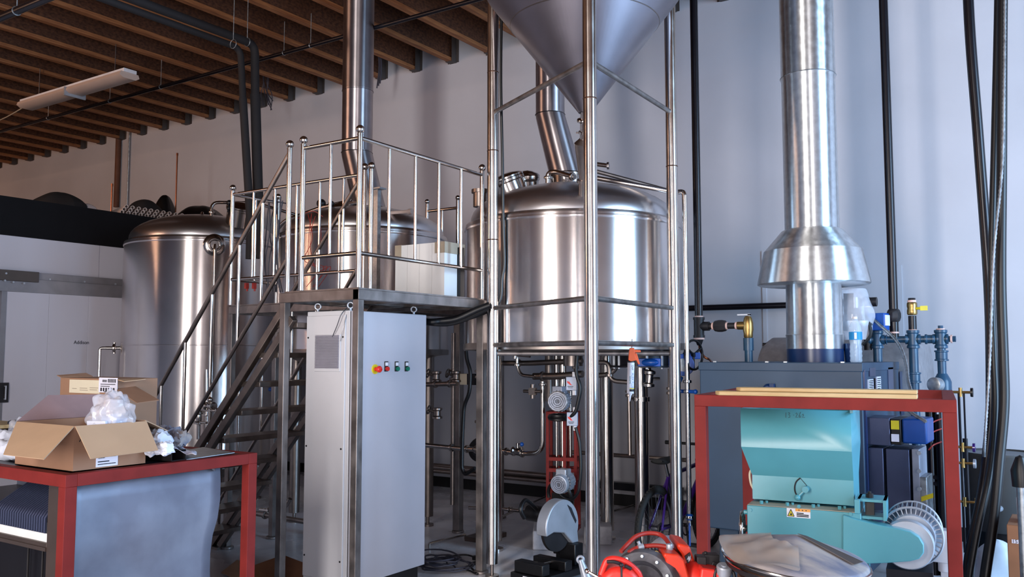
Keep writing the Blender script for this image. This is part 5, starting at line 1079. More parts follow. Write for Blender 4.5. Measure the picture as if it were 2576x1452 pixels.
# gauge + sight glass column right of red frame
p = pt(2355, 968, 'y', 6.6); b = MB(); b.lathe([(0, -.03), (.045, -.03), (.05, -.01), (.05, .03), (.042, .035), (0, .035)], p, (-.5, -1, 0), n=28); b.cyl(p-V((0, 0, .05)), p-V((0, 0, .2)), .01, n=8); tag(b.build('pressure_gauge', 'galv'), 'round silver pressure gauge above the right end of the red frame', 'gauge')
p = pt(2412, 990, 'y', 6.5); sg = thing('sight_glass', (p.x, 6.5, 0), 'tall thin sight glass with brass valves just right of the red frame post', 'gauge')
b = MB(); q = pt(2424, 1390, 'y', 6.5); b.cyl((p.x, 6.5, q.z), (p.x, 6.5, p.z), .008, n=8); b.cyl((p.x+.03, 6.5, q.z), (p.x+.03, 6.5, p.z), .006, n=8); b.cyl((p.x+.02, 6.56, q.z), (p.x+.02, 6.56, p.z-.3), .016, n=10); b.build('tube_rod', 'blackpipe', sg)
for v in (987, 1125, 1165, 1262):
    q = pt(2420, v, 'y', 6.5); b = MB(); b.cyl((p.x-.05, 6.5, q.z), (p.x+.07, 6.5, q.z), .009, n=8); b.cyl((p.x+.01, 6.5, q.z-.03), (p.x+.01, 6.5, q.z+.03), .012, n=10); vv = b.build('brass_valve', 'brass', sg)
    b = MB(); b.cyl((p.x+.07, 6.5, q.z), (p.x+.085, 6.5, q.z), .03, n=16); b.build('valve_knob', ('black', 'purple', 'silver', 'brass')[(987, 1125, 1165, 1262).index(v)], vv)
b = MB()
for k, (u, r) in enumerate(((2362, .035), (2338, .028))): a_ = pt(u, 1030, 'y', 6.9); b.cyl((a_.x, 6.9, .05), (a_.x, 6.9, 1.3), r, n=16)
for v in (1118, 1200, 1216): z = pt(2350, v, 'y', 6.9).z; b.cyl((pt(2330, v, 'y', 6.9).x, 6.9, z), (pt(2385, v, 'y', 6.9).x, 6.9, z), .026, n=14)
tag(b.build('return_piping', 'blackpipe'), 'dark ladder of pipes seen between the boiler burner and the red post', 'pipe')
b = MB(); 
for v in (1060, 1085, 1118): b.tube(smooth([pt(2336, v+14, 'y', 6.5), pt(2348, v+2, 'y', 6.5), pt(2368, v-6, 'y', 6.6)]), .005, n=6)
tag(b.build('ignition_wire', 'hosered'), 'three thin red wires right of the blue burner cover', 'wires')
a = pt(2358, 1332, 'd', 5.3); c = pt(2390, 1412, 'd', 5.3); b = MB(); b.cbox((a+c)/2, (.11, .12, (a.z-c.z))); b.cyl((a+c)/2-V((0, 0, (a.z-c.z)/2)), (a+c)/2-V((0, 0, (a.z-c.z)/2+.06)), .035, n=16)
mid = (a+c)/2; b.box((mid.x-.02, mid.y-.02, 0), (mid.x+.02, mid.y+.02, c.z)); tag(b.build('junction_unit', 'white', bevel=.004), 'white box low between the mill motor and the right red post', 'box')

# ================================================================ BLACK HOSES AND RIGHT EDGE
def hose(name, label, pts, r, m='black', cat='hose'):
    b = MB(); b.tube(smooth([pt(u, v, 'd', d) for u, v, d in pts], 8), r, n=14); return tag(b.build(name, m), label, cat)
hose('black_duct_pipe', 'thick glossy black pipe slanting down at the right edge, left of the hoses', [(2430, -400, 5.6), (2436, 0, 5.6), (2462, 360, 5.6), (2488, 720, 5.6), (2494, 1000, 5.55), (2486, 1130, 5.55), (2468, 1260, 5.5), (2440, 1400, 5.5), (2435, 1500, 5.5)], .033, 'blackpipe', 'pipe')
hose('black_hose', 'black hose hanging at the right edge, rightmost of the two hoses', [(2530, -400, 5.3), (2522, 0, 5.3), (2520, 400, 5.3), (2518, 700, 5.3), (2524, 900, 5.3), (2526, 1020, 5.3), (2514, 1160, 5.3), (2500, 1300, 5.3), (2478, 1452, 5.3), (2470, 1540, 5.2)], .030)
hose('black_hose', 'black hose hanging between the glossy black pipe and the rightmost hose', [(2515, -400, 5.4), (2510, 0, 5.4), (2502, 350, 5.4), (2494, 700, 5.4), (2500, 900, 5.4), (2504, 1030, 5.4), (2492, 1180, 5.4), (2462, 1320, 5.4), (2438, 1452, 5.4), (2432, 1530, 5.4)], .021)
P_ = smooth([pt(u, v, 'd', 5.2) for u, v in ((2530, -300), (2528, 0), (2526, 200), (2521, 420), (2500, 640), (2490, 900), (2478, 1100), (2476, 1150))], 40)
b = MB(); b.tube(P_, [(.009 if i % 2 else .0065) for i in range(len(P_))], n=8); tag(b.build('armoured_cable', 'galv'), 'thin ribbed silver armoured cable running beside the right edge hoses', 'cable')
p = pt(2498, 1116, 'd', 5.6); b = MB(); b.cbox(p, (.03, .02, .035)); b.cyl(p-V((0, 0, .02)), p-V((0, 0, .08)), .01, n=8); tag(b.build('orange_clip', 'orange2'), 'small orange clip between the black hoses above the dark drum', 'clip')
p = pt(2519, 1140, 'd', 6.35); dz1 = p.z; dz0 = pt(2519, 1330, 'd', 6.35).z
dm = thing('steel_drum', (p.x, p.y, 0), 'dark grey round drum against the wall behind the black hoses', 'drum')
b = MB(); b.lathe([(.235, dz0), (.24, dz0+.01), (.25, dz1-.01), (.253, dz1), (.25, dz1+.008), (.24, dz1), (.238, dz1-.006)], (p.x, p.y, 0), n=48); b.build('drum_shell', 'drum', dm)
b = MB(); b.cyl((p.x, p.y, dz1-.012), (p.x, p.y, dz1-.004), .24, n=48); b.build('drum_lid', 'drumlid', dm)
b = MB(); b.cyl((p.x, p.y, 0), (p.x, p.y, dz0), .19, n=32); b.box((p.x-.2, p.y-.25, 0), (p.x+.25, p.y-.1, dz0*.6)); b.build('drum_base', 'black', dm)
q = pt(2503, 1283, 'd', 6.1); b = MB(); b.cyl(q, q+V((.03, .1, 0)), .022, n=12); b.build('drum_plug', 'silver', dm)
# cardboard box and jug at the right edge
a = pt(2532, 1320, 'd', 5.0); bx = thing('cardboard_box', (a.x+.25, a.y+.2, 0), 'brown cardboard box with a white label strip at the right edge', 'box')
MB().box((a.x, a.y, .12), (a.x+.45, a.y+.4, a.z)).build('carton', 'carddark', bx, bevel=.004)
MB().box((a.x, a.y, 0), (a.x+.45, a.y+.4, .12)).build('lower_carton', 'carddark', bx, bevel=.004)
l0 = pt(2545, 1357, 'y', a.y); l1 = pt(2580, 1370, 'y', a.y); tl = MB().box((l0.x, a.y-.003, l1.z), (l1.x, a.y, l0.z)).build('white_tape', 'paper', bx)
text_mesh('151 8', .028, 'printed_number', 'ink', tl, basis(((l0.x+l1.x)/2, a.y-.0035, (l0.z+l1.z)/2), (1, 0, 0), (0, 0, 1)))
jp = V((a.x+.12, a.y+.15, a.z)); jg = thing('plastic_jug', jp, 'milky white plastic jug standing on the brown box at the right edge', 'jug')
b = MB(); b.lathe([(0, 0), (.07, 0), (.075, .01), (.078, .13), (.06, .18), (.03, .21), (.03, .23)], jp, n=28); b.build('jug_body', 'jug', jg); b = MB(); b.lathe([(.034, .225), (.034, .25), (0, .25)], jp, n=20); b.build('jug_cap', 'black', jg)
p = pt(2568, 1200, 'd', 4.4); b = MB(); b.cyl((p.x, p.y, 0.02), (p.x, p.y, pt(2568, 1225, 'd', 4.4).z), .022, n=16); b.cyl((p.x, p.y, 0), (p.x, p.y, .02), .12, n=24)
pp = thing('pole_stand', (p.x, p.y, 0), 'pale pole with black cone-shaped top at the right edge', 'stand'); b.build('pole', 'galv', pp)
b = MB(); z0 = pt(2568, 1225, 'd', 4.4).z; z1 = pt(2568, 1150, 'd', 4.4).z; b.lathe([(.04, z0), (.045, z0+.08), (.02, z1), (0, z1+.01)], (p.x, p.y, 0), n=24); b.build('top_cone', 'black', pp)
p = pt(2500, 1400, 'd', 5.9); heap('plastic_sack', 'jug', 'crumpled white and grey plastic sack at the foot of the black hoses', 'sack', p.x+.02, p.y, .2, .16, .38, 21, z=0, nse=.5)
p = pt(2470, 1430, 'd', 5.6); heap('dark_bag', 'bag', 'dark cloth heap on the floor at the foot of the hoses', 'heap', p.x+.12, p.y-.12, .17, .15, .16, 23, z=0, nse=.5)

# ================================================================ RED FRAME + MILL
FA = 33.5-26
o_ = pt(1764, 1010, 'd', 4.3); MF = Matrix.Translation((o_.x, o_.y, 0)) @ Matrix.Rotation(math.radians(FA), 4, 'Z')
ztop = pt(1764, 993, 'd', 4.3).z; W = pt(2388, 1000, 'y', 0, M=MF).x; D = 1.12
rf = thing('steel_table', MF @ V((W/2, D/2, 0)), 'open red square-tube steel table standing around the teal mill', 'table')
T = .055
for x, y in ((0, 0), (W, 0), (0, D), (W, D)): MB(MF).box((x-T/2, y-T/2, 0), (x+T/2, y+T/2, ztop-T)).build('post', 'red', rf, bevel=.002)
for a_, c_ in (((-T/2, -T/2), (W+T/2, T/2)), ((-T/2, D-T/2), (W+T/2, D+T/2)), ((-T/2, T/2), (T/2, D-T/2)), ((W-T/2, T/2), (W+T/2, D-T/2))): MB(MF).box((a_[0], a_[1], ztop-T), (c_[0], c_[1], ztop)).build('top_beam', 'red', rf, bevel=.002)
for x in (0, W): MB(MF).box((x-T/2, T/2, .12), (x+T/2, D-T/2, .12+T)).build('lower_beam', 'red', rf)
xa = pt(1795, 990, 'y', -.02, M=MF).x; xb = pt(2308, 992, 'y', -.02, M=MF).x
def board(x0_, x1_, y0_, y1_, z0_, th, label):
    n_ = 6; ym = (y0_+y1_)/2; poly = [(x0_+.03, y0_), (x1_, y0_), (x1_, y1_), (x0_+.03, y1_)]+[(x0_+.03-.03*math.sin(math.pi*k/n_), y1_-(y1_-y0_)*k/n_) for k in range(1, n_)]
    return tag(MB(MF).prism(poly, 'z', z0_, z0_+th).build('wooden_board', 'wood', bevel=.004), label, 'board', 'pale boards on the red frame')
board(xa, xb, -.035, .07, ztop+.0, .020, 'lower of two pale wooden boards lying on the red frame')
board(pt(1846, 985, 'y', -.02, M=MF).x, xb+.0, -.018, .088, ztop+.0205, .018, 'upper pale wooden board resting on the longer one on the red frame')
# teal mill
b0, b1 = .24, .34
def mp(u, v, y): return pt(u, v, 'y', y, M=MF)
ml_ = thing('grain_mill', MF @ V((.5, .4, 0)), 'teal grain mill with tapered hopper and belt guard inside the red frame', 'mill')
A0 = mp(1864, 1060, b0).x; A1 = mp(2140, 1060, b0).x; zt_ = ztop-.075; zk = mp(2000, 1130, b0).z; B0 = mp(1893, 1200, b1).x; B1 = mp(2146, 1200, b1).x; zn = mp(2000, 1201, b1).z; z_ledge = mp(2000, 1262, b1).z
lv = [(A0, b0, A1, b0+.52, zt_), (A0, b0, A1, b0+.52, zk), (B0, b1, B1, b1+.32, zn), (B0, b1, B1, b1+.32, z_ledge)]
b = MB(MF); vs = []
for x0_, y0_, x1_, y1_, z in lv: vs += [(x0_, y0_, z), (x1_, y0_, z), (x1_, y1_, z), (x0_, y1_, z)]
fs = []
for k in range(3):
    for i in range(4): fs.append((k*4+i, k*4+(i+1) % 4, k*4+4+(i+1) % 4, k*4+4+i))
fs.append((12, 13, 14, 15)); b.add(vs, fs); hopper = b.build('hopper', 'teal', ml_, solid=.004, ang=10)
b = MB(MF); b.box((A1-.002, b0-.012, zt_-.01), (A1+.012, b0+.53, zt_+.004)); b.build('hopper_rim', 'teal', ml_)
C0 = mp(1879, 1290, .22).x; C1 = mp(2166, 1290, .22).x; zt2 = mp(1880, 1271, .22).z
zbm = .48
b = MB(MF); b.box((C0, .22, zbm), (C1, .70, zt2)); b.build('body', 'teal', ml_, bevel=.004)
b = MB(MF); b.box((C0+.003, .223, zt2+.0005), (C1-.003, .335, zt2+.003)); b.build('dust_layer', 'tape', ml_)
for u in (1916, 1981, 2046, 2112):
    q = mp(u, 1262, .28); MB(MF).cyl((q.x, .275, zt2), (q.x, .275, zt2+.018), .009, n=6).build('bolt', 'teal', ml_); MB(MF).cyl((q.x+.02, .31, zt2), (q.x+.02, .31, zt2+.014), .007, n=6).build('bolt', 'teal', ml_)
for u, v in ((1888, 1283), (2010, 1274), (2140, 1293)): q = mp(u, v, .22); MB(MF).cyl((q.x, .22, q.z), (q.x, .212, q.z), .009, n=6).build('bolt', 'teal', ml_)
MB(MF).cyl((C0, .25, zt2-.04), (C0-.02, .25, zt2-.04), .012, n=10).build('bolt', 'teal', ml_)
b = MB(MF); b.box((C0+.02, .26, .03), (C0+.08, .66, zbm)); b.box((C1-.08, .26, .03), (C1-.02, .66, zbm)); b.box((C0, .22, 0), (C1+.3, .70, .04)); b.build('base_stand', 'darkplate', ml_)
# belt guard
gp = [(2120, 1296), (2150, 1306), (2205, 1320), (2262, 1331), (2290, 1338), (2312, 1352), (2324, 1372), (2324, 1392), (2312, 1407), (2288, 1413), (2230, 1417), (2180, 1419), (2120, 1421)]
yg = .19; poly = [(mp(u, v, yg).x, mp(u, v, yg).z) for u, v in gp]
MB(MF).prism(poly, 'y', yg, .27).build('belt_guard', 'teal', ml_, bevel=.004)
rc = mp(2284, 1371, .25); rr_ = .108
b = MB(MF); b.lathe([(rr_*.6, -.01), (rr_, -.01), (rr_+.006, 0), (rr_+.006, .03), (rr_, .035)], (rc.x, .25, rc.z), (0, 1, 0), n=48); b.torus((rc.x, .247, rc.z), (0, 1, 0), rr_*.9, .006, n=48, k=8); mo = b.build('motor_flange', 'silver', ml_)
b = MB(MF); mc = V((rc.x+.015, .34, rc.z+.02)); b.lathe([(.10, 0), (.105, .02), (.105, .24), (.08, .26), (0, .26)], mc, (0, 1, 0), n=40)
for i in range(36): a_ = 2*math.pi*i/36; b.bar((mc.x+.117*math.cos(a_), .36, mc.z+.117*math.sin(a_)), (mc.x+.117*math.cos(a_), .58, mc.z+.117*math.sin(a_)), .004, .026, up=V((math.cos(a_+math.radians(0)), 0, math.sin(a_))))
b.torus((mc.x, .36, mc.z), (0, 1, 0), .135, .006, n=48, k=6); b.torus((mc.x, .58, mc.z), (0, 1, 0), .13, .006, n=48, k=6); b.build('motor_body', 'silver', ml_)
b = MB(MF); b.box((rc.x-.10, .30, .04), (rc.x+.10, .60, rc.z-.13)); b.build('motor_foot', 'darkplate', ml_)
# small bracket with slide right of body
k0 = mp(2155, 1258, .2); k1 = mp(2230, 1308, .2)
b = MB(MF); b.box((k0.x, .24, k0.z-.012), (k1.x, .40, k0.z)); b.box((k1.x-.014, .22, k1.z-.01), (k1.x, .40, k0.z)); b.box((k0.x-.01, .20, k1.z+.02), (k0.x+.012, .40, k0.z)); b.box((k0.x, .24, k1.z-.01), (k1.x, .36, k1.z+.003)); b.build('tension_bracket', 'teal', ml_)
b = MB(MF); b.cyl((k0.x+.05, .30, k0.z-.05), (k0.x+.05, .30, k0.z+.03), .008, n=8); b.box((k0.x+.03, .28, k0.z-.09), (k0.x+.07, .33, k0.z-.02)); b.cyl((k0.x+.05, .30, k0.z+.0), (k0.x+.05, .30, k0.z+.02), .018, n=8); b.build('tension_screw', 'black', ml_)
# hand wheel on the left
hw = mp(1863, 1328, .30); hw.x = C0-.04
b = MB(MF); b.torus((hw.x, .30, hw.z), (1, .12, 0), .078, .011, n=40, k=10); b.cyl((hw.x-.01, .30, hw.z), (C0, .30, hw.z), .018, n=12)
for k in range(3): a_ = 2*math.pi*k/3+.6; b.bar((hw.x, .30, hw.z), (hw.x, .30+.076*math.cos(a_), hw.z+.076*math.sin(a_)), .012, .008, up=V((1, 0, 0)))
hwo = b.build('hand_wheel', 'pipe', ml_); b = MB(MF); b.cyl((hw.x, .27, hw.z-.07), (hw.x-.06, .27, hw.z-.072), .009, n=10); b.build('crank_grip', 'galv', hwo)
# slide lever
l0 = mp(2006, 1252, b1-.03); l1 = mp(2027, 1231, b1-.02)
b = MB(MF); b.cyl(l0, l1, .006, n=8); b.sph(l0, .015); b.cyl((l1.x, b1, l1.z), (l1.x, b1-.04, l1.z), .016, n=12); b.build('gate_lever', 'teal', ml_)
b = MB(MF); pts = [mp(2013, 1203, b1-.004), mp(2003, 1212, b1-.006), mp(1999, 1226, b1-.006), mp(2001, 1240, b1-.006), mp(2008, 1250, b1-.006)]; b.tube(smooth(pts), .0035, n=6); b.tube([mp(2013, 1203, b1-.004), mp(2030, 1223, b1-.006)], .0015, n=5); b.build('guide_slot', 'gasket', ml_)
# warning sticker
s0 = mp(1979, 1278, .219); s1 = mp(2039, 1305, .219)
b = MB(MF); b.box((s0.x, .2175, s1.z), (s1.x, .2195, s0.z)); st_ = b.build('warning_sticker', 'white', ml_)
wS = s1.x-s0.x; hS = s0.z-s1.z
b = MB(MF); b.box((s0.x+wS*.37, .2168, s0.z-hS*.30), (s1.x, .2178, s0.z)); b.build('orange_header', 'orangelabel', st_)
b = MB(MF); cx_ = s0.x+wS*.18; b.prism([(cx_-wS*.14, s1.z+hS*.12), (cx_+wS*.14, s1.z+hS*.12), (cx_, s1.z+hS*.88)], 'y', .2168, .2178); tr_ = b.build('warning_triangle', 'yellow', st_)
b = MB(MF); 
tri = [V((cx_-wS*.14, .2163, s1.z+hS*.12)), V((cx_+wS*.14, .2163, s1.z+hS*.12)), V((cx_, .2163, s1.z+hS*.88))]
for i in range(3): b.tube([tri[i], tri[(i+1) % 3]], .0016, n=6)
b.prism([(cx_-wS*.06, s1.z+hS*.22), (cx_+wS*.07, s1.z+hS*.22), (cx_+wS*.03, s1.z+hS*.40), (cx_+wS*.0, s1.z+hS*.55), (cx_-wS*.02, s1.z+hS*.38)], 'y', .2160, .2170); b.build('hazard_symbol', 'ink', tr_)
b = MB(MF)
for k in range(3): z = s0.z-hS*(.48+.17*k); b.box((s0.x+wS*.42, .2168, z-.003), (s0.x+wS*(.72 if k == 0 else .93), .2176, z+.002))
for k in range(3): b.box((s0.x+wS*(.5+.15*k), .2162, s0.z-hS*.2), (s0.x+wS*(.55+.15*k), .2172, s0.z-hS*.1))
b.build('printed_line', 'ink', st_)
# hand-written number
q = mp(2004, 1045, b0-.001)
def stroke(b, pts, s, ox): b.tube([V((q.x+ox+x*s, b0-.0022, q.z+y*s)) for x, y in pts], .0011, n=5)
b = MB(MF); s = .022
stroke(b, [(0, .55), (-.05, -.6)], s, -.050)
stroke(b, [(0, .5), (.3, .55), (.35, .3), (.1, .05), (.4, -.1), (.35, -.5), (0, -.55)], s, -.040)
stroke(b, [(0, 0), (.15, 0)], s, -.016)
stroke(b, [(0, .35), (.2, .55), (.35, .3), (0, -.5), (.45, -.45)], s, -.004)
stroke(b, [(.4, .75), (.05, -.1), (.05, -.5), (.35, -.45), (.35, -.1), (.1, -.15)], s, .011)
stroke(b, [(0, .1), (.25, .3), (.35, .05), (.05, -.45), (.6, -.4)], s, .026)
b.build('handwritten_number', 'ink', ml_)
# small pale bag tag on neck side
p = mp(1886, 1195, .36); b = MB(MF); b.tube(smooth([(B0-.012, .40, p.z+.03), (B0-.025, .40, p.z), (B0-.02, .40, p.z-.05), (B0-.005, .40, p.z-.08)]), .006, n=8); b.build('side_handle', 'cream', ml_)
# ================================================================ LEFT BENCH
c0 = pt(172, 1193, 'd', 3.9); BX, BY, BZ = c0.x, c0.y, c0.z-.0
T = .055; LY = 1.0; LX = 2.2
bn = thing('work_bench', (BX-LX/2, BY+LY/2, 0), 'red painted steel frame bench with dark sheet top at lower left', 'bench')
for x, y in ((BX, BY), (BX, BY+LY), (BX-LX, BY), (BX-LX, BY+LY)): MB().box((x-T/2, y-T/2, 0), (x+T/2, y+T/2, BZ-T)).build('leg', 'red', bn, bevel=.002)
for a_, c_ in (((BX-LX-T/2, BY-T/2), (BX+T/2, BY+T/2)), ((BX-LX-T/2, BY+LY-T/2), (BX+T/2, BY+LY+T/2)), ((BX-T/2, BY+T/2), (BX+T/2, BY+LY-T/2))): MB().box((a_[0], a_[1], BZ-T), (c_[0], c_[1], BZ)).build('top_beam', 'red', bn, bevel=.002)
MB().box((BX-LX, BY+T/2, BZ-.012), (BX-T/2, BY+LY-T/2, BZ-.002)).build('top_sheet', 'darkplate', bn)
# galvanised side sheet hung on the inside of the right side
g = []; xs_ = BX-T/2-.012; yR = pt(548, 1300, 'x', xs_).y; yL = BY+.03
for j in range(12):
    row = []; z = BZ-.045-(BZ-.06)*j/11
    for i in range(14):
        t = i/13; y = yL+(yR-yL)*t+.012*math.sin(z*9)*t; zf = .62+.09*t
        x = xs_-.0+(.035*max(0, min(1, (zf-z)*7+.5)))*-1+.006*math.sin(t*9+z*4)
        row.append(V((x, y, z)))
    g.append(row)
b = MB(); b.sheet(g); sh = b.build('side_sheet', 'zinc', bn, solid=.003)
p = pt(532, 1178, 'x', xs_); b = MB(); b.tube([V((xs_+.01+.03*math.cos(a_*.5), p.y-.02+.035*math.cos(a_*.5+2), BZ-.05+.02*math.sin(a_*.5))) for a_ in range(13)], .006, n=8); b.build('curled_edge', 'galv', bn)
b = MB(); b.quadbox([(BX-.02, BY+.62, BZ+.002), (BX-.30, BY+.62, BZ+.003), (BX-.30, BY+.93, BZ+.02), (BX-.0, BY+.90, BZ+.012)], .003); tag(b.build('sheet_offcut', 'galv'), 'flat galvanised sheet offcut lying at the far right end of the red bench', 'sheet metal')
# shelf part seen left of the near leg
yF = BY+.03
pl = pt(120, 1300, 'y', yF).x; MB().box((pl, yF, .02), (BX-T/2+.002, yF+.02, BZ-T)).build('corner_plate', 'brownmetal', bn)
zs = pt(60, 1350, 'y', yF).z
MB().box((BX-LX, yF, zs-.03), (pl, BY+LY-.05, zs-.01)).build('shelf', 'brownmetal', bn, bevel=.002)
MB().box((BX-LX, yF-.006, zs-.045), (pl, yF+.012, zs-.028)).build('shelf_edge', 'brownmetal', bn)
MB().box((BX-LX, yF+.30, .02), (pl, yF+.33, zs-.05)).build('lower_drum', 'darkplate', bn)
MB().box((BX-LX, BY+LY-.09, .02), (BX-.75, BY+LY-.06, BZ-T)).build('back_sheet', 'zinc', bn)
for k in range(5): MB().cyl((pl-.12-.14*k, yF+.28, .02), (pl-.12-.14*k, yF+.28, zs-.06), .006, n=6).build('rod', 'iron', bn)
tag(MB().box((BX-LX+.1, yF+.01, zs-.01), (pl-.005, yF+.16, zs+.03)).build('foam_strip', 'foam', bevel=.004), 'white foam strip under the stack of dark bent plates', 'foam strip')
# stack of bent dark plates leaning on the shelf
first = None
for k in range(22):
    u = 128-8.1*k
    x = pt(122, 1320, 'y', yF+.02).x-.012-.0215*k
    b = MB(); z0 = zs+.031; hh = .105
    prof = [(yF+.015, z0), (yF+.015, z0+hh*.62), (yF+.03, z0+hh*.8), (yF+.22, z0+hh*1.9), (yF+.22, z0+hh*1.9+.012), (yF+.026, z0+hh*.8+.012), (yF+.007, z0+hh*.65), (yF+.007, z0)]
    b.prism([(y_, z_) for y_, z_ in prof], 'x', x-.0065, x+.0065)
    tag(b.build('bent_plate', 'bluegrey'), 'dark blue-grey bent plate standing in the row on the bench shelf', 'plate', 'bent plates standing on the bench shelf')
# open cardboard box at the near corner
q = pt(183, 1189, 'z', BZ); bx_ = thing('open_box', (q.x-.25, q.y+.17, BZ), 'open cardboard box with spread flaps on the near corner of the red bench', 'box')
W1, W2, H_ = .50, .36, .205; x0_, y0_ = q.x-W1, q.y; x1_, y1_ = q.x, q.y+W2; zB = BZ+.001; zT = zB+H_
b = MB(); th = .005
b.box((x0_, y0_, zB), (x1_, y0_+th, zT)); b.box((x0_, y1_-th, zB), (x1_, y1_, zT)); b.box((x0_, y0_+th, zB), (x0_+th, y1_-th, zT)); b.box((x1_-th, y0_+th, zB), (x1_, y1_-th, zT)); b.box((x0_, y0_, zB), (x1_, y1_, zB+.004)); b.build('carton', 'card', bx_)
def flap(q4, m, nm='flap'): return MB().quadbox(q4, .004).build(nm, m, bx_)
f0 = pt(8, 1143, 'y', y0_-.20); f1 = pt(110, 1155, 'y', y0_-.20)
flap([(x0_, y0_, zT), (x1_-.004, y0_, zT), f1, f0], 'cardin')
g0 = pt(228, 1154, 'x', x1_+.15); g1 = pt(398, 1132, 'x', x1_+.15)
flap([(x1_, y0_+.004, zT), (x1_, y1_, zT), g1, g0], 'cardin')
h0 = pt(120, 995, 'x', x0_-.06); h1 = pt(258, 993, 'x', x0_-.06)
flap([(x0_, y0_, zT), (x0_, y1_, zT), h1, h0], 'cardinner')
flap([(x0_+.01, y1_, zT), (x1_-.01, y1_, zT), (x1_-.03, y1_+.14, zT-.06), (x0_+.03, y1_+.14, zT-.06)], 'cardin')
a_ = pt(242, 1144, 'x', x1_+.001); c_ = pt(296, 1170, 'x', x1_+.001); sl_ = MB().box((x1_, a_.y, c_.z), (x1_+.0015, c_.y, a_.z+.02)).build('shipping_label', 'paper', bx_)
b = MB(); hL = a_.z+.02-c_.z
for k, (s_, e_, zf, th_) in enumerate(((.05, .95, .80, .012), (.1, .4, .55, .01), (.45, .9, .58, .006), (.08, .6, .30, .005), (.08, .9, .15, .004))):
    yy0 = a_.y+(c_.y-a_.y)*s_; yy1 = a_.y+(c_.y-a_.y)*e_
    for m_ in range(7 if k < 2 else 1):
        w0 = (yy1-yy0)/(7 if k < 2 else 1); b.box((x1_+.0015, yy0+m_*w0, c_.z+hL*zf-th_/2), (x1_+.0022, yy0+m_*w0+w0*(.6 if k < 2 else 1), c_.z+hL*zf+th_/2))
b.build('label_print', 'ink', sl_)
b = MB(); p = pt(200, 1112, 'x', x1_+.001); b.tube([p, p+V((.0, .008, .02)), p+V((0, .02, -.005))], .002, n=5); b.build('pen_mark', 'ink', bx_)
# bubble bag bulging from the box
def blob(name, m, label, cat, c, s, seed, nse=.3, par=None, sub=2):
    g = []
    for j in range(25):
        t = math.pi*j/24; row = []
        for i in range(40):
            a = 2*math.pi*i/40; d_ = V((math.cos(a)*math.sin(t), math.sin(a)*math.sin(t), math.cos(t))); k = 1+nse*noise.noise(d_*2.2+V((seed, seed, 0)))+nse*.7*abs(noise.noise(d_*4+V((seed, 0, 0))))-nse*.15
            row.append(V(c)+V((d_.x*s[0]*k, d_.y*s[1]*k, d_.z*s[2]*k)))
        row.append(row[0]); g.append(row)
    b = MB(); b.sheet(g); o = b.build(name, m, par, sub=1)
    if par is None: tag(o, label, cat)
    return o
p = pt(280, 1040, 'd', 4.2); blob('packing_bag', 'film', 'crumpled clear plastic packing bag bulging out of the open cardboard box', 'plastic bag', p+V((0, 0, -.01)), (.10, .10, .11), 2, .45)
p = pt(258, 1060, 'd', 4.15); b = MB(); b.cbox(p+V((0, 0, -.02)), (.09, .10, .07), rz=.5, rx=.2); b.cbox(p+V((.03, .05, -.02)), (.06, .06, .09), rz=.1, ry=.3); tag(b.build('folded_paper', 'paper'), 'folded white paper sheets inside the open box under the clear bag', 'paper')
# taller box behind
d_ = 4.85; y_b = BY+.66
a_ = pt(152, 952, 'y', y_b); c_ = pt(292, 952, 'y', y_b); zt_ = pt(230, 952, 'y', y_b).z
b2 = thing('labelled_box', ((a_.x+c_.x)/2, y_b+.1, BZ), 'second cardboard box with cream and white labels standing behind the open box', 'box')
MB().box((a_.x, y_b, BZ+.001), (c_.x, y_b+.26, zt_)).build('carton', 'card', b2, bevel=.003)
l0 = pt(176, 955, 'y', y_b-.001); l1 = pt(251, 991, 'y', y_b-.001); lb = MB().box((l0.x, y_b-.003, l1.z), (l1.x, y_b, l0.z)).build('cream_label', 'cream', b2)
m0 = pt(250, 950, 'y', y_b-.003); m1 = pt(295, 989, 'y', y_b-.003); wl = MB().box((m0.x, y_b-.005, m1.z), (m1.x, y_b-.003, m0.z)).build('white_label', 'paper', b2)
b = MB(); w_ = m1.x-m0.x; h_ = m0.z-m1.z
for s0_, e0_, zf, th_ in ((.2, .45, .78, .014), (.5, .95, .80, .02), (.1, .9, .56, .004), (.1, .6, .42, .004), (.1, .92, .2, .02), (.3, .9, .05, .004)):
    n_ = 6 if th_ > .01 else 1; w0 = w_*(e0_-s0_)/n_
    for k in range(n_): b.box((m0.x+w_*s0_+k*w0, y_b-.0058, m1.z+h_*zf-th_/2), (m0.x+w_*s0_+k*w0+w0*(.6 if n_ > 1 else 1), y_b-.005, m1.z+h_*zf+th_/2))
b.build('label_print', 'ink', wl)
b = MB(); w_ = l1.x-l0.x; h_ = l0.z-l1.z
for s0_, e0_, zf in ((.1, .25, .3), (.35, .6, .35), (.35, .62, .2), (.68, .95, .4), (.68, .92, .25)): b.box((l0.x+w_*s0_, y_b-.0036, l1.z+h_*zf), (l0.x+w_*e0_, y_b-.003, l1.z+h_*(zf+.05)))
b.build('label_print', 'tape', lb)
MB().quadbox([(a_.x, y_b, zt_), (a_.x, y_b+.2, zt_), (a_.x-.04, y_b+.18, zt_+.02), (a_.x-.04, y_b, zt_+.01)], .004).build('flap', 'card', b2)
e0 = pt(303, 956, 'y', y_b-.02); MB().quadbox([(c_.x, y_b, zt_), (c_.x, y_b+.16, zt_), (e0.x+.05, y_b+.1, zt_-.0), (e0.x+.05, y_b-.03, zt_-.01)], .004).build('flap', 'cardin', b2)
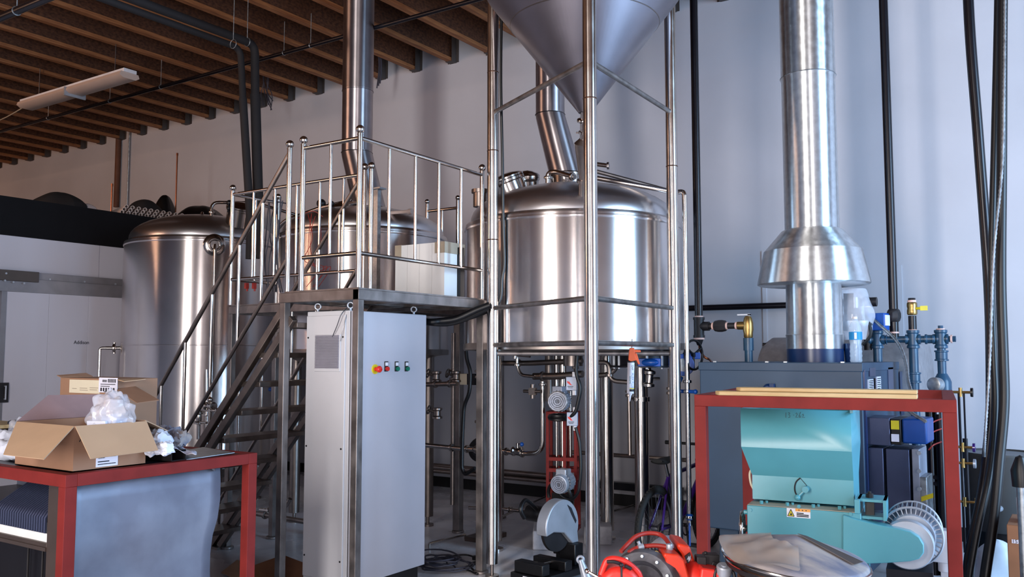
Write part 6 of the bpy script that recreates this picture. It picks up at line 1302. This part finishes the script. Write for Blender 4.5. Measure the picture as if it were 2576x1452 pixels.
e1 = pt(318, 990, 'y', y_b-.05); e2 = pt(358, 1013, 'y', y_b-.05); MB().quadbox([(c_.x, y_b, e1.z+.02), (c_.x, y_b+.12, e1.z+.03), (e2.x, y_b+.05, e2.z+.01), (e2.x, y_b-.08, e2.z)], .004).build('side_flap', 'card', b2)
# white wrapped items right of the box
yy = BY+.52
def wrap(name, m, label, u0, v0, u1, v1, r, y=yy, cat='roll', seed=1, nse=.25):
    a = pt(u0, v0, 'y', y); c = pt(u1, v1, 'y', y); a.z = max(a.z, BZ+r+.004); c.z = max(c.z, BZ+r+.004); g = []
    x_, y_, dd = frame_from(c-a)
    for j in range(28):
        t = j/27; row = []
        for i in range(32):
            an = 2*math.pi*i/32; q3 = V((t*7+seed, math.cos(an)*1.5, math.sin(an)*1.5)); k = r*(1+.8*nse*noise.noise(q3)+nse*.75*abs(noise.noise(q3*1.6))-nse*.2); k *= (.75 if j in (0, 27) else 1); row.append(a.lerp(c, t)+x_*k*math.cos(an)+y_*k*math.sin(an))
        row.append(row[0]); g.append(row)
    b = MB(); b.sheet(g); b.add(g[0][:-1], [list(range(32))]); b.add(g[-1][:-1], [list(range(32))]); return tag(b.build(name, m), label, cat)
wrap('paper_roll', 'paperroll', 'white paper wrapped roll directly right of the open box', 350, 1105, 418, 1112, .052, y=BY+.50, seed=3, nse=.5)
wrap('paper_roll', 'paperroll', 'smaller crumpled white paper right of the wrapped roll', 375, 1130, 428, 1128, .03, y=BY+.42, seed=7, nse=.6)
wrap('kraft_paper', 'dust', 'crumpled brown packing paper right of the white rolls', 405, 1085, 462, 1110, .04, y=BY+.68, cat='paper', seed=9, nse=.8)
g = []
for j in range(8):
    row = []
    for i in range(12):
        s_, t_ = i/11, j/7; base_ = pt(425+s_*70, 1140, 'y', BY+.55+t_*.2); row.append(V((base_.x, base_.y, BZ+.02+.035*(1-s_)*abs(math.sin(s_*5+t_*3))+.02*noise.noise(V((s_*4, t_*4, 1)))+.02*(1-t_))))
    g.append(row)
b = MB(); b.sheet(g); tag(b.build('paper_scrap', 'paper', solid=.002, sub=1), 'white crumpled paper scrap at the right end of the bench top', 'paper')
# square tube offcut
q0 = pt(398, 1158, 'x', BX-.10); q1 = V((BX-.02, q0.y-.02, BZ+.025)); Mt = Matrix.Translation((BX-.14, BY+.55, BZ+.028)) @ Matrix.Rotation(math.radians(8), 4, 'Z')
b = MB(Mt); w_, t_ = .026, .003
b.box((-.1, -w_-.02, w_-t_), (.13, w_+.02, w_)); b.box((-.1, -w_-.02, -w_), (.13, w_+.02, -w_+t_)); b.box((-.1, -w_-.02, -w_), (.13, -w_-.02+t_, w_)); b.box((-.1, w_+.02-t_, -w_), (.13, w_+.02, w_))
tag(b.build('tube_offcut', 'iron'), 'short open rectangular steel tube on the bench edge below the crumpled paper', 'tube')
# left heap: wrapped white stuff and plywood
wrap('wrapped_bundle', 'paperroll', 'white shiny wrapped bundle at the left edge of the bench, upper one', -60, 1100, 62, 1112, .055, y=BY+.34, seed=13, nse=.5, cat='bundle')
wrap('wrapped_bundle', 'paperroll', 'white shiny wrapped bundle at the left edge of the bench, under the box flap', -60, 1140, 62, 1156, .045, y=BY+.12, seed=17, nse=.4, cat='bundle')
p = pt(60, 1078, 'y', BY+.5); blob('film_scrap', 'film', 'clear crumpled film standing between the wrapped bundle and the open box', 'plastic film', V((p.x, p.y, BZ+.09)), (.09, .07, .08), 6, .5)
b = MB(); a_ = pt(-30, 1075, 'y', BY+.86); c_ = pt(48, 1085, 'y', BY+.86); b.box((a_.x-.3, BY+.7, BZ+.05), (c_.x, BY+.95, BZ+.072)); b.box((a_.x-.3, BY+.72, BZ), (c_.x-.02, BY+.93, BZ+.03)); tag(b.build('plywood_piece', 'wood'), 'plywood pieces lying at the far left of the bench top', 'plywood')
b = MB(); p = pt(70, 1052, 'y', BY+.9); b.cbox((p.x, p.y, BZ+.06), (.28, .1, .07), rz=.2); tag(b.build('blue_tool_case', 'darkplate', bevel=.02), 'dark blue case lying behind the open box near the cold room', 'case')

# ================================================================ FOREGROUND RED MACHINE
MK = Matrix.Translation(V((pt(1640, 1452, 'd', 3.3).x, pt(1640, 1452, 'd', 3.3).y, 0))) @ Matrix.Rotation(math.radians(33.5), 4, 'Z')
def K(u, v, y): return pt(u, v, 'y', y, M=MK)
dmn = thing('pipe_machine', MK @ V((0, 0, 0)), 'orange-red machine with grey drum and red hoses at the bottom of the picture', 'machine')
zbase = K(1640, 1452, 0).z
b = MB(MK); b.box((-.20, -.12, .10), (.24, .30, zbase-.17)); 
for x in (-.17, .21):
    for y in (-.08, .26): b.cyl((x, y, 0), (x, y, .14), .05, n=16)
b.build('chassis', 'iron', dmn, bevel=.01)
# grey drum (tyre-like disc) facing the camera left
c = K(1625, 1484, .0); ax_ = V((-.45, -.85, .25)).normalized()
b = MB(MK); b.lathe([(0, -.06), (.125, -.055), (.142, -.02), (.145, .03), (.13, .06), (.10, .065), (.085, .04), (.05, .035), (0, .04)], c, ax_, n=48); dr_ = b.build('flywheel_drum', 'greycast', dmn)
x_, y_, d__ = frame_from(ax_); b = MB(MK)
for k in range(12): a_ = 2*math.pi*k/12; q = c+(x_*math.cos(a_)+y_*math.sin(a_))*.115+d__*.062; b.cyl(q, q+d__*.01, .006, n=6)
b.build('drum_bolt', 'silver', dr_)
# dark engine fins behind
b = MB(MK)
for k in range(9): x = K(1640+9*k, 1400, .12).x; b.box((x-.003, .03, zbase+.0), (x+.003, .22, K(1700, 1392, .12).z))
b.box((K(1640, 1400, .1).x, .05, zbase-.17), (K(1712, 1400, .1).x, .2, zbase+.05)); b.build('engine_fin', 'iron', dmn)
for k in range(5):
    q = K(1650+11*k, 1391+11*k, .0+.0); b = MB(MK); b.cyl(q, q+V((0, -.012, .004)), .007, n=8); b.torus(q+V((0, -.012, 0)), (.2, 1, 0), .008, .003, n=12, k=6); b.build('fitting', 'brass', dmn)
# dusty cover behind
g = []; 
for j in range(7):
    t = j/6; row = []
    for i in range(15):
        s_ = i/14; u = 1628+s_*95; v = 1348+ (abs(s_-.55)*1.9)**2*30 - 0; top = K(u, v, .26); row.append(V((top.x, .22+.10*t*math.sin(0.5), zbase-.12+(top.z-zbase+.12)*t)))
    g.append(row)
b = MB(MK); b.sheet(g); b.build('rear_cover', 'dust', dmn, solid=.02)
# orange cowling
def cow(name, pts, y0, y1, m='orange'): return MB(MK).prism([(K(u, v, y0).x, K(u, v, y0).z) for u, v in pts], 'y', y0, y1).build(name, m, dmn, bevel=.008)
cow('cowling', [(1671, 1392), (1706, 1396), (1722, 1410), (1734, 1452), (1736, 1520), (1684, 1520), (1682, 1430), (1674, 1418), (1675, 1408), (1669, 1402)], -.06, .10)
cow('cowling', [(1705, 1367), (1736, 1375), (1748, 1412), (1752, 1452), (1752, 1520), (1722, 1520), (1720, 1452), (1716, 1396), (1704, 1380)], .02, .20)
a_ = K(1730, 1402, -.005); b = MB(MK); b.prism([(K(1724, 1402, 0).x, K(1724, 1402, 0).z), (K(1737, 1392, 0).x, K(1737, 1392, 0).z), (K(1741, 1405, 0).x, K(1741, 1405, 0).z), (K(1732, 1422, 0).x, K(1732, 1422, 0).z)], 'y', .008, .018); pl_ = b.build('brand_plate', 'ink', dmn)
b = MB(MK); b.prism([(K(u, v, 0).x, K(u, v, 0).z) for u, v in ((1728, 1410), (1733, 1400), (1735, 1402), (1734, 1406), (1738, 1398), (1738, 1408), (1733, 1415), (1732, 1408))], 'y', .005, .009); b.build('brand_mark', 'silver', pl_)
# pinkish worn castings at right with silver cap
b = MB(MK); q = K(1745, 1447, .0); b.sph((q.x, .02, q.z-.03), .07, sc=(.8, 1, 1.1)); q = K(1778, 1440, -.02); b.cbox((q.x, -.01, q.z-.04), (.075, .10, .12), ry=.15); b.cbox((q.x-.045, .02, q.z-.08), (.14, .14, .10)); b.build('gear_casting', 'pinkred', dmn, bevel=.008)
b = MB(MK); q = K(1762, 1418, .03); b.cbox((q.x, .03, q.z+.01), (.035, .05, .04)); q = K(1788, 1408, .05); b.cbox((q.x, .05, q.z), (.055, .05, .045)); q = K(1775, 1398, .05); b.cyl((q.x, .05, q.z+.015), (q.x, .05, q.z-.08), .008, n=8); q = K(1800, 1416, .05); b.cbox((q.x, .05, q.z-.02), (.05, .06, .05), ry=.3); b.build('clamp_block', 'iron', dmn, bevel=.003)
q = K(1822, 1423, -.06); b = MB(MK); b.lathe([(.024, -.07), (.024, -.03), (.028, -.03), (.028, -.005), (.024, 0), (.012, .0), (.012, .004), (0, .004)], (q.x, -.06, q.z), V((.0, -.3, 1)), n=28); b.build('filler_cap', 'silver', dmn); b = MB(MK); b.torus((q.x, -.06, q.z-.04), (0, -1, .2), .036, .006, n=24, k=8, a0=-.4, a1=3.6); b.build('cap_handle', 'iron', dmn)
# red can front left
rc_ = K(1560, 1475, -.10)
b = MB(MK); prof = [(1502, 1520), (1508, 1452), (1516, 1436), (1530, 1424), (1545, 1418), (1570, 1420), (1588, 1428), (1604, 1446), (1612, 1470), (1612, 1520)]
b.prism([(K(u, v, -.14).x, K(u, v, -.14).z) for u, v in prof], 'y', -.20, -.08); rd_ = b.build('red_can', 'pinkred', dmn, bevel=.018)
b = MB(MK); b.tube(smooth([K(1512, 1446, -.17), K(1520, 1424, -.17), K(1528, 1410, -.17), K(1545, 1406, -.17), K(1570, 1412, -.17), K(1588, 1424, -.17), K(1606, 1442, -.17), K(1614, 1465, -.17)], 6), .011, n=10); b.build('can_handle', 'pinkred', rd_)
b = MB(MK); b.tube(smooth([K(1527, 1414, -.185), K(1545, 1414, -.19), K(1563, 1420, -.19)], 5), .006, n=8); b.tube(smooth([K(1572, 1424, -.19), K(1588, 1432, -.19)], 5), .006, n=8); q = K(1563, 1422, -.2); b.cyl(q, K(1564, 1480, -.2), .0035, n=8); b.sph(q, .008); b.build('latch_rod', 'iron', rd_)
# hoses
b = MB(MK); b.tube(smooth([K(1562, 1388, .05), K(1580, 1368, .08), K(1600, 1350, .10), K(1626, 1342, .12), K(1652, 1343, .12), K(1668, 1350, .10), K(1680, 1364, .06), K(1685, 1376, .03)], 8), .0085, n=12); b.tube(smooth([K(1582, 1390, .02), K(1605, 1378, .04), K(1640, 1373, .04), K(1665, 1374, .03), K(1684, 1378, .02)], 8), .0085, n=12); b.build('red_hose', 'hosered', dmn)
b = MB(MK); q = K(1684, 1377, .02); b.lathe([(.012, -.012), (.013, -.01), (.013, .01), (.012, .012)], q, (0, 0, 1), n=16); q = K(1612, 1376, .03); b.lathe([(.011, -.01), (.012, 0), (.011, .01)], q, (1, .2, .2), n=16); b.cyl(q, q+V((-.01, 0, .02)), .006, n=8); b.build('hose_clamp', 'silver', dmn)
b = MB(MK); b.cyl(K(1478, 1438, -.05), K(1520, 1462, -.08), .006, n=8); b.sph(K(1477, 1437, -.05), .010); b.build('side_rod', 'pipe', dmn)
# grey wrench-like arm beside the front hopper leg
p = pt(1460, 1408, 'd', 4.6); q = pt(1478, 1460, 'd', 4.6); ar = thing('support_stand', (q.x, q.y, 0), 'grey tapered metal arm with a hole at its top beside the front hopper leg', 'stand')
b = MB(); rr_ = (q-p); b.cyl(p, q, .014, .03, n=16); b.cyl(q, (q.x, q.y, .02), .03, .05, n=16); b.cyl((q.x, q.y, 0), (q.x, q.y, .02), .12, n=24); b.build('arm', 'silver', ar)
b = MB(); b.torus(p, (-.5, .83, 0), .016, .007, n=20, k=8); b.build('eye', 'silver', ar)

# ================================================================ CONICAL LID WITH DUSTY FILM
LC = pt(2000, 1400, 'd', 3.15); LR = .25
cl = thing('conical_lid', LC-V((0, 0, .05)), 'dusty conical sheet metal lid with brown plastic film at bottom right', 'lid')
tiltM = Matrix.Translation(LC) @ Matrix.Rotation(YAW, 4, 'Z') @ Matrix.Rotation(math.radians(4.5), 4, 'Y') @ Matrix.Rotation(math.radians(4), 4, 'X')
b = MB(tiltM); hC = .072
b.lathe([(LR, -.005), (LR*.97, .006)]+[(LR*t, .006+hC*(1-t)) for t in (.95, .8, .6, .4, .2, .06)]+[(0, .006+hC)], n=48)
b.build('cone_sheet', 'dust', cl, ang=20)
b = MB(tiltM); b.torus((0, 0, -.008), (0, 0, 1), LR, .006, n=64, k=8); b.torus((0, 0, -.028), (0, 0, 1), LR*.97, .004, n=64, k=6); b.build('rim', 'pipe', cl)
b = MB(tiltM); b.lathe([(LR*.97, -.012), (LR*.95, -.05), (LR*.9, -.055)], n=48); b.build('under_skirt', 'iron', cl)
b = MB(tiltM); b.quadbox([(.0, -.01, hC+.012), (.035, .0, hC+.004), (.20, -.10, .028), (.155, -.135, .026)], .002); b.build('seam_strip', 'hanger', cl)
g = []
for j in range(9):
    row = []
    for i in range(13):
        s_, t_ = i/12, j/8; an = math.pi*(.80+.62*s_); r_ = LR*(.35+.72*t_)*(1+.06*noise.noise(V((s_*5, t_*3, 2)))); z = max(.006+hC*(1-r_/LR), -.01)+.012+.016*noise.noise(V((s_*6, t_*5, 5)))+.018*(t_ > .8)*math.sin(s_*9); row.append(V((r_*math.cos(an), r_*math.sin(an), z)))
    g.append(row)
b = MB(tiltM); b.sheet(g); b.build('plastic_film', 'brownfilm', cl, sub=1)
b = MB(); b.lathe([(LR*.80, 0), (LR*.80, LC.z-.075), (LR*.78, LC.z-.07), (0, LC.z-.07)], (LC.x, LC.y, 0), n=40)
tag(b.build('round_drum', 'rust'), 'dark brown-red round drum standing under the dusty conical lid', 'drum')
# ================================================================ LIGHT
def area(name, loc, rot, sx, sy, power, col, spread=180):
    l = bpy.data.lights.new(name, 'AREA'); l.shape = 'RECTANGLE'; l.size = sx; l.size_y = sy; l.energy = power; l.color = col; l.spread = math.radians(spread)
    o = bpy.data.objects.new(name, l); COL.objects.link(o); o.location = loc; o.rotation_euler = rot; return o
H = math.pi/2
# daylight through the roller door in the right wall (faces -X)
area('door_daylight', (XR+.1, (DY0+DY1)/2, DZ/2), (0, H, 0), DZ, DY1-DY0, 900, (.43, .69, 1.0))
pw = (1150, 640, 310); cl_ = ((1, .56, .34), (1, .93, .88), (1, .93, .92))
for (a, c, h), p_, co in zip(OP, pw, cl_): area('door_daylight', ((a+c)/2, YF-.1, h/2), (H, 0, 0), c-a, h, p_, co)
w = bpy.data.worlds.new('world'); scene.world = w; w.use_nodes = True
w.node_tree.nodes['Background'].inputs['Color'].default_value = (.80, .88, 1.0, 1); w.node_tree.nodes['Background'].inputs['Strength'].default_value = 1.0
scene.view_settings.view_transform = 'Standard'; scene.view_settings.look = 'None'; scene.view_settings.gamma = 1; scene.view_settings.use_curve_mapping = False
scene.view_settings.exposure = 0.0
scene.cycles.use_denoising = True
scene.cycles.max_bounces = 8; scene.cycles.glossy_bounces = 5; scene.cycles.sample_clamp_indirect = 6
